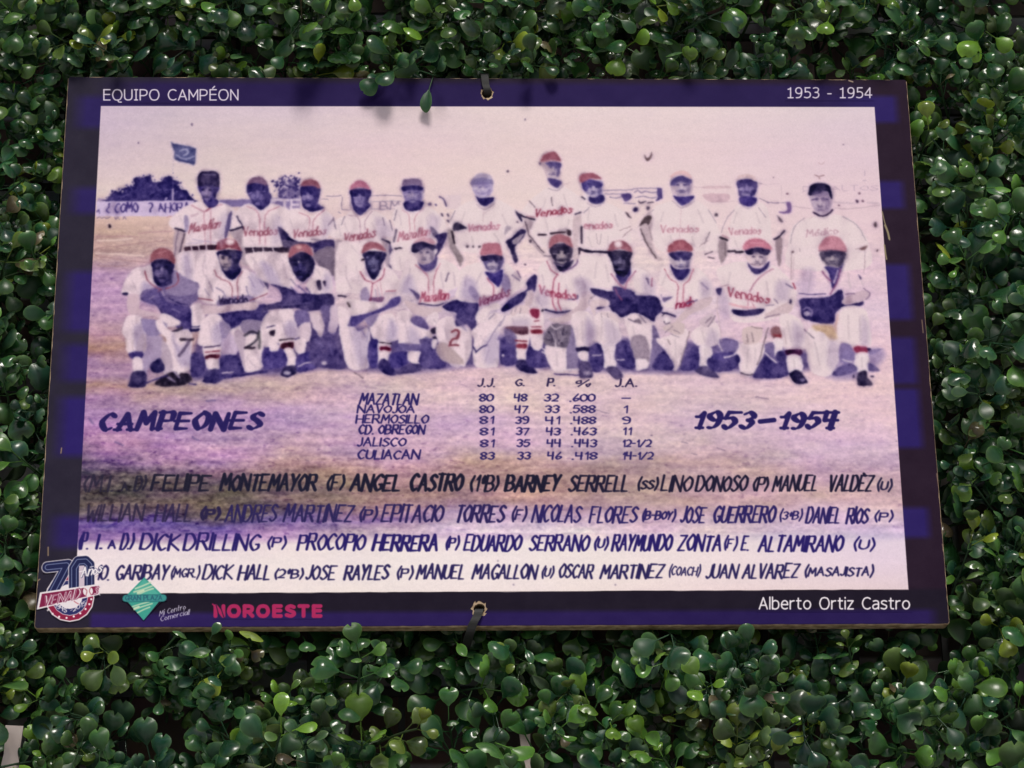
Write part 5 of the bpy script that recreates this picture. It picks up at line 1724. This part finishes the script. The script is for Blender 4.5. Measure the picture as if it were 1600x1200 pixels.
# board: pressed wood with a worn rounded edge and two drilled holes
m, nd, lk, bs = material('pressed_board')
tc = nd.new('ShaderNodeTexCoord'); nz = nd.new('ShaderNodeTexNoise'); nz.inputs['Scale'].default_value = 160; nz.inputs['Detail'].default_value = 6
rp = nd.new('ShaderNodeValToRGB'); rp.color_ramp.elements[0].position = .3; rp.color_ramp.elements[1].position = .7
rp.color_ramp.elements[0].color = (.20, .12, .065, 1); rp.color_ramp.elements[1].color = (.60, .45, .30, 1)
lk.new(tc.outputs['Object'], nz.inputs[0]); lk.new(nz.outputs[0], rp.inputs[0]); lk.new(rp.outputs[0], bs.inputs['Base Color']); bs.inputs['Roughness'].default_value = .8
bp = nd.new('ShaderNodeBump'); bp.inputs['Strength'].default_value = .5; bp.inputs['Distance'].default_value = .001; lk.new(nz.outputs[0], bp.inputs['Height']); lk.new(bp.outputs[0], bs.inputs['Normal'])
bm = bmesh.new()
rings = []
B = .0007
for y, inset in ((0, B), (.0004, .0003), (.0012, 0), (ST - .001, 0), (ST, .001)):
    rings.append([bm.verts.new(to_local(u, v) + Vector((0, y, 0))) for u, v in rounded(inset, inset, SHEET_W - inset, SHEET_H - inset, .0022 - inset * .5)])
for a, b in zip(rings, rings[1:]):
    for k in range(len(a)): bm.faces.new((a[k], a[(k + 1) % len(a)], b[(k + 1) % len(b)], b[k]))
for R_, y in ((rings[0], 0), (rings[-1], ST)):
    edges = [bm.edges.get((R_[k], R_[(k + 1) % len(R_)])) for k in range(len(R_))]
    for hc, hr in HOLES:
        vs = [bm.verts.new(to_local(u, v) + Vector((0, y, 0))) for u, v in ring(hc, hr, 28, .12, 3)]
        edges += [bm.edges.new((p, q)) for p, q in zip(vs, vs[1:] + vs[:1])]
        if y == 0: hole_front = locals().setdefault('hf', []); hf.append(vs)
        else: hole_back = locals().setdefault('hb', []); hb.append(vs)
    bmesh.ops.triangle_fill(bm, use_beauty=True, edges=edges)
for a, b in zip(hf, hb):
    for k in range(len(a)): bm.faces.new((a[k], b[k], b[(k + 1) % len(b)], a[(k + 1) % len(a)]))
bmesh.ops.recalc_face_normals(bm, faces=bm.faces[:])
obj('board', from_bm('board', bm), m, sign)

edge = rounded(.0006, .0006, SHEET_W - .0006, SHEET_H - .0006, .0018)
rr = random.Random(5)
rough_edge = []
for (u0, v0), (u1, v1) in zip(edge, edge[1:] + edge[:1]):              # the vinyl's trimmed edge is a little ragged
    n = max(1, int(math.hypot(u1 - u0, v1 - v0) / .004))
    for k in range(n):
        t = k / n; w = rr.choice((0, 0, 0, .0001, .0003)) if n > 1 else 0
        u, v = u0 + (u1 - u0) * t, v0 + (v1 - v0) * t
        rough_edge.append((u + (w if u < .1 else -w if u > .5 else 0) * (abs(u - .3) > .295), v + (w if v < .05 else -w if v > .35 else 0) * (abs(v - .2) > .195)))
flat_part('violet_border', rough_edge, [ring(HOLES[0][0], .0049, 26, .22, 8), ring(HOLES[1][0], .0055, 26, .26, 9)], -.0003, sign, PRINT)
pic_outline = [tuple(p) for p in sheet([[157.5, 166], [1366, 167.5], [1419, 921.5], [117, 928]])]
flat_part('team_photograph', pic_outline, [], -.0006, sign, PRINT)

def trace(q): return [tuple(p) for p in sheet(np.array(q, float) / 5.3333 + [50, 800])]
c0 = np.array([314, 716.]);
arc = [(314 + 207 * math.cos(t), 716 + 203 * math.sin(t)) for t in np.linspace(.0, math.pi - .42, 26)]
emblem = trace([(90, 412), (306, 388), (330, 402), (385, 364), (450, 360), (520, 405), (527, 450), (610, 430), (606, 505), (530, 540), (528, 600), (574, 596), (562, 702)] + arc + [(36, 820), (64, 670), (130, 660), (190, 510), (92, 514)])
o = flat_part('anniversary_emblem', emblem, [], -.0009, sign, PRINT)
flat_part('plaza_emblem', trace([(935, 543), (1085, 690), (1122, 694), (1126, 742), (1080, 752), (930, 908), (790, 752), (750, 744), (752, 698), (782, 692)]), [], -.0009, sign, PRINT)

# printed captions, each a flush strip of the print
for text, x0, x1, y0, y1, h, w, col in CAPTIONS:
    up = 6.5 if 'É' in text else 3.5
    box = sheet([[x0 - 4, y0 - h - up], [x1 + 4, y1 - h - up], [x1 + 4, y1 + 5], [x0 - 4, y0 + 5]])
    flat_part('newspaper_name' if h < 15.45 else 'caption', [tuple(p) for p in box], [], -.0005, sign, PRINT)

# black straps that tie the sign to the hedge through its two holes
def strap(name, pts, w, label):
    bm = bmesh.new(); rows = []
    for i, p in enumerate(pts):
        p = Vector(p); d = (Vector(pts[min(i + 1, len(pts) - 1)]) - Vector(pts[max(i - 1, 0)])).normalized()
        n = d.cross(Vector((1, 0, 0))).normalized()
        rows.append([bm.verts.new(p + Vector((s * w / 2, 0, 0)) + n * q) for s, q in ((-1, -.0005), (1, -.0005), (1, .0005), (-1, .0005))])
    for a, b in zip(rows, rows[1:]):
        for k in range(4): bm.faces.new((a[k], a[(k + 1) % 4], b[(k + 1) % 4], b[k]))
    bm.faces.new(rows[0][::-1]); bm.faces.new(rows[-1])
    bmesh.ops.recalc_face_normals(bm, faces=bm.faces[:])
    o = obj(name, from_bm(name, bm), BLACK)
    return tag(o, label, 'strap', 'straps tying the sign to the hedge')
t = to_local(*HOLES[0][0]); b = to_local(*HOLES[1][0]); top = SZ + SH; bot = SZ - SH
def smooth(pts, n=5): return [tuple(q) for q in curve(np.array(pts, float), False, n)]
strap('strap', smooth([(t.x, .02, t.z + .001), (t.x, .006, t.z), (t.x + .0003, -.0018, t.z + .0012), (t.x - .001, -.0026, t.z + .006), (t.x - .0015, -.0022, top - .001), (t.x - .002, .0015, top + .0035), (t.x - .003, .02, top + .011), (t.x - .002, .06, top + .016)]), .0052,
      'black strap tied through the top hole of the sign and over its edge')
strap('strap', smooth([(b.x, .02, b.z), (b.x, .006, b.z), (b.x - .0002, -.002, b.z - .0012), (b.x - .0018, -.0030, b.z - .006), (b.x - .0045, -.0026, bot + .001), (b.x - .007, .003, bot - .006), (b.x - .010, .025, bot - .012), (b.x - .012, .06, bot - .012)]), .0058,
      'black strap tied through the bottom hole of the sign and hanging below')
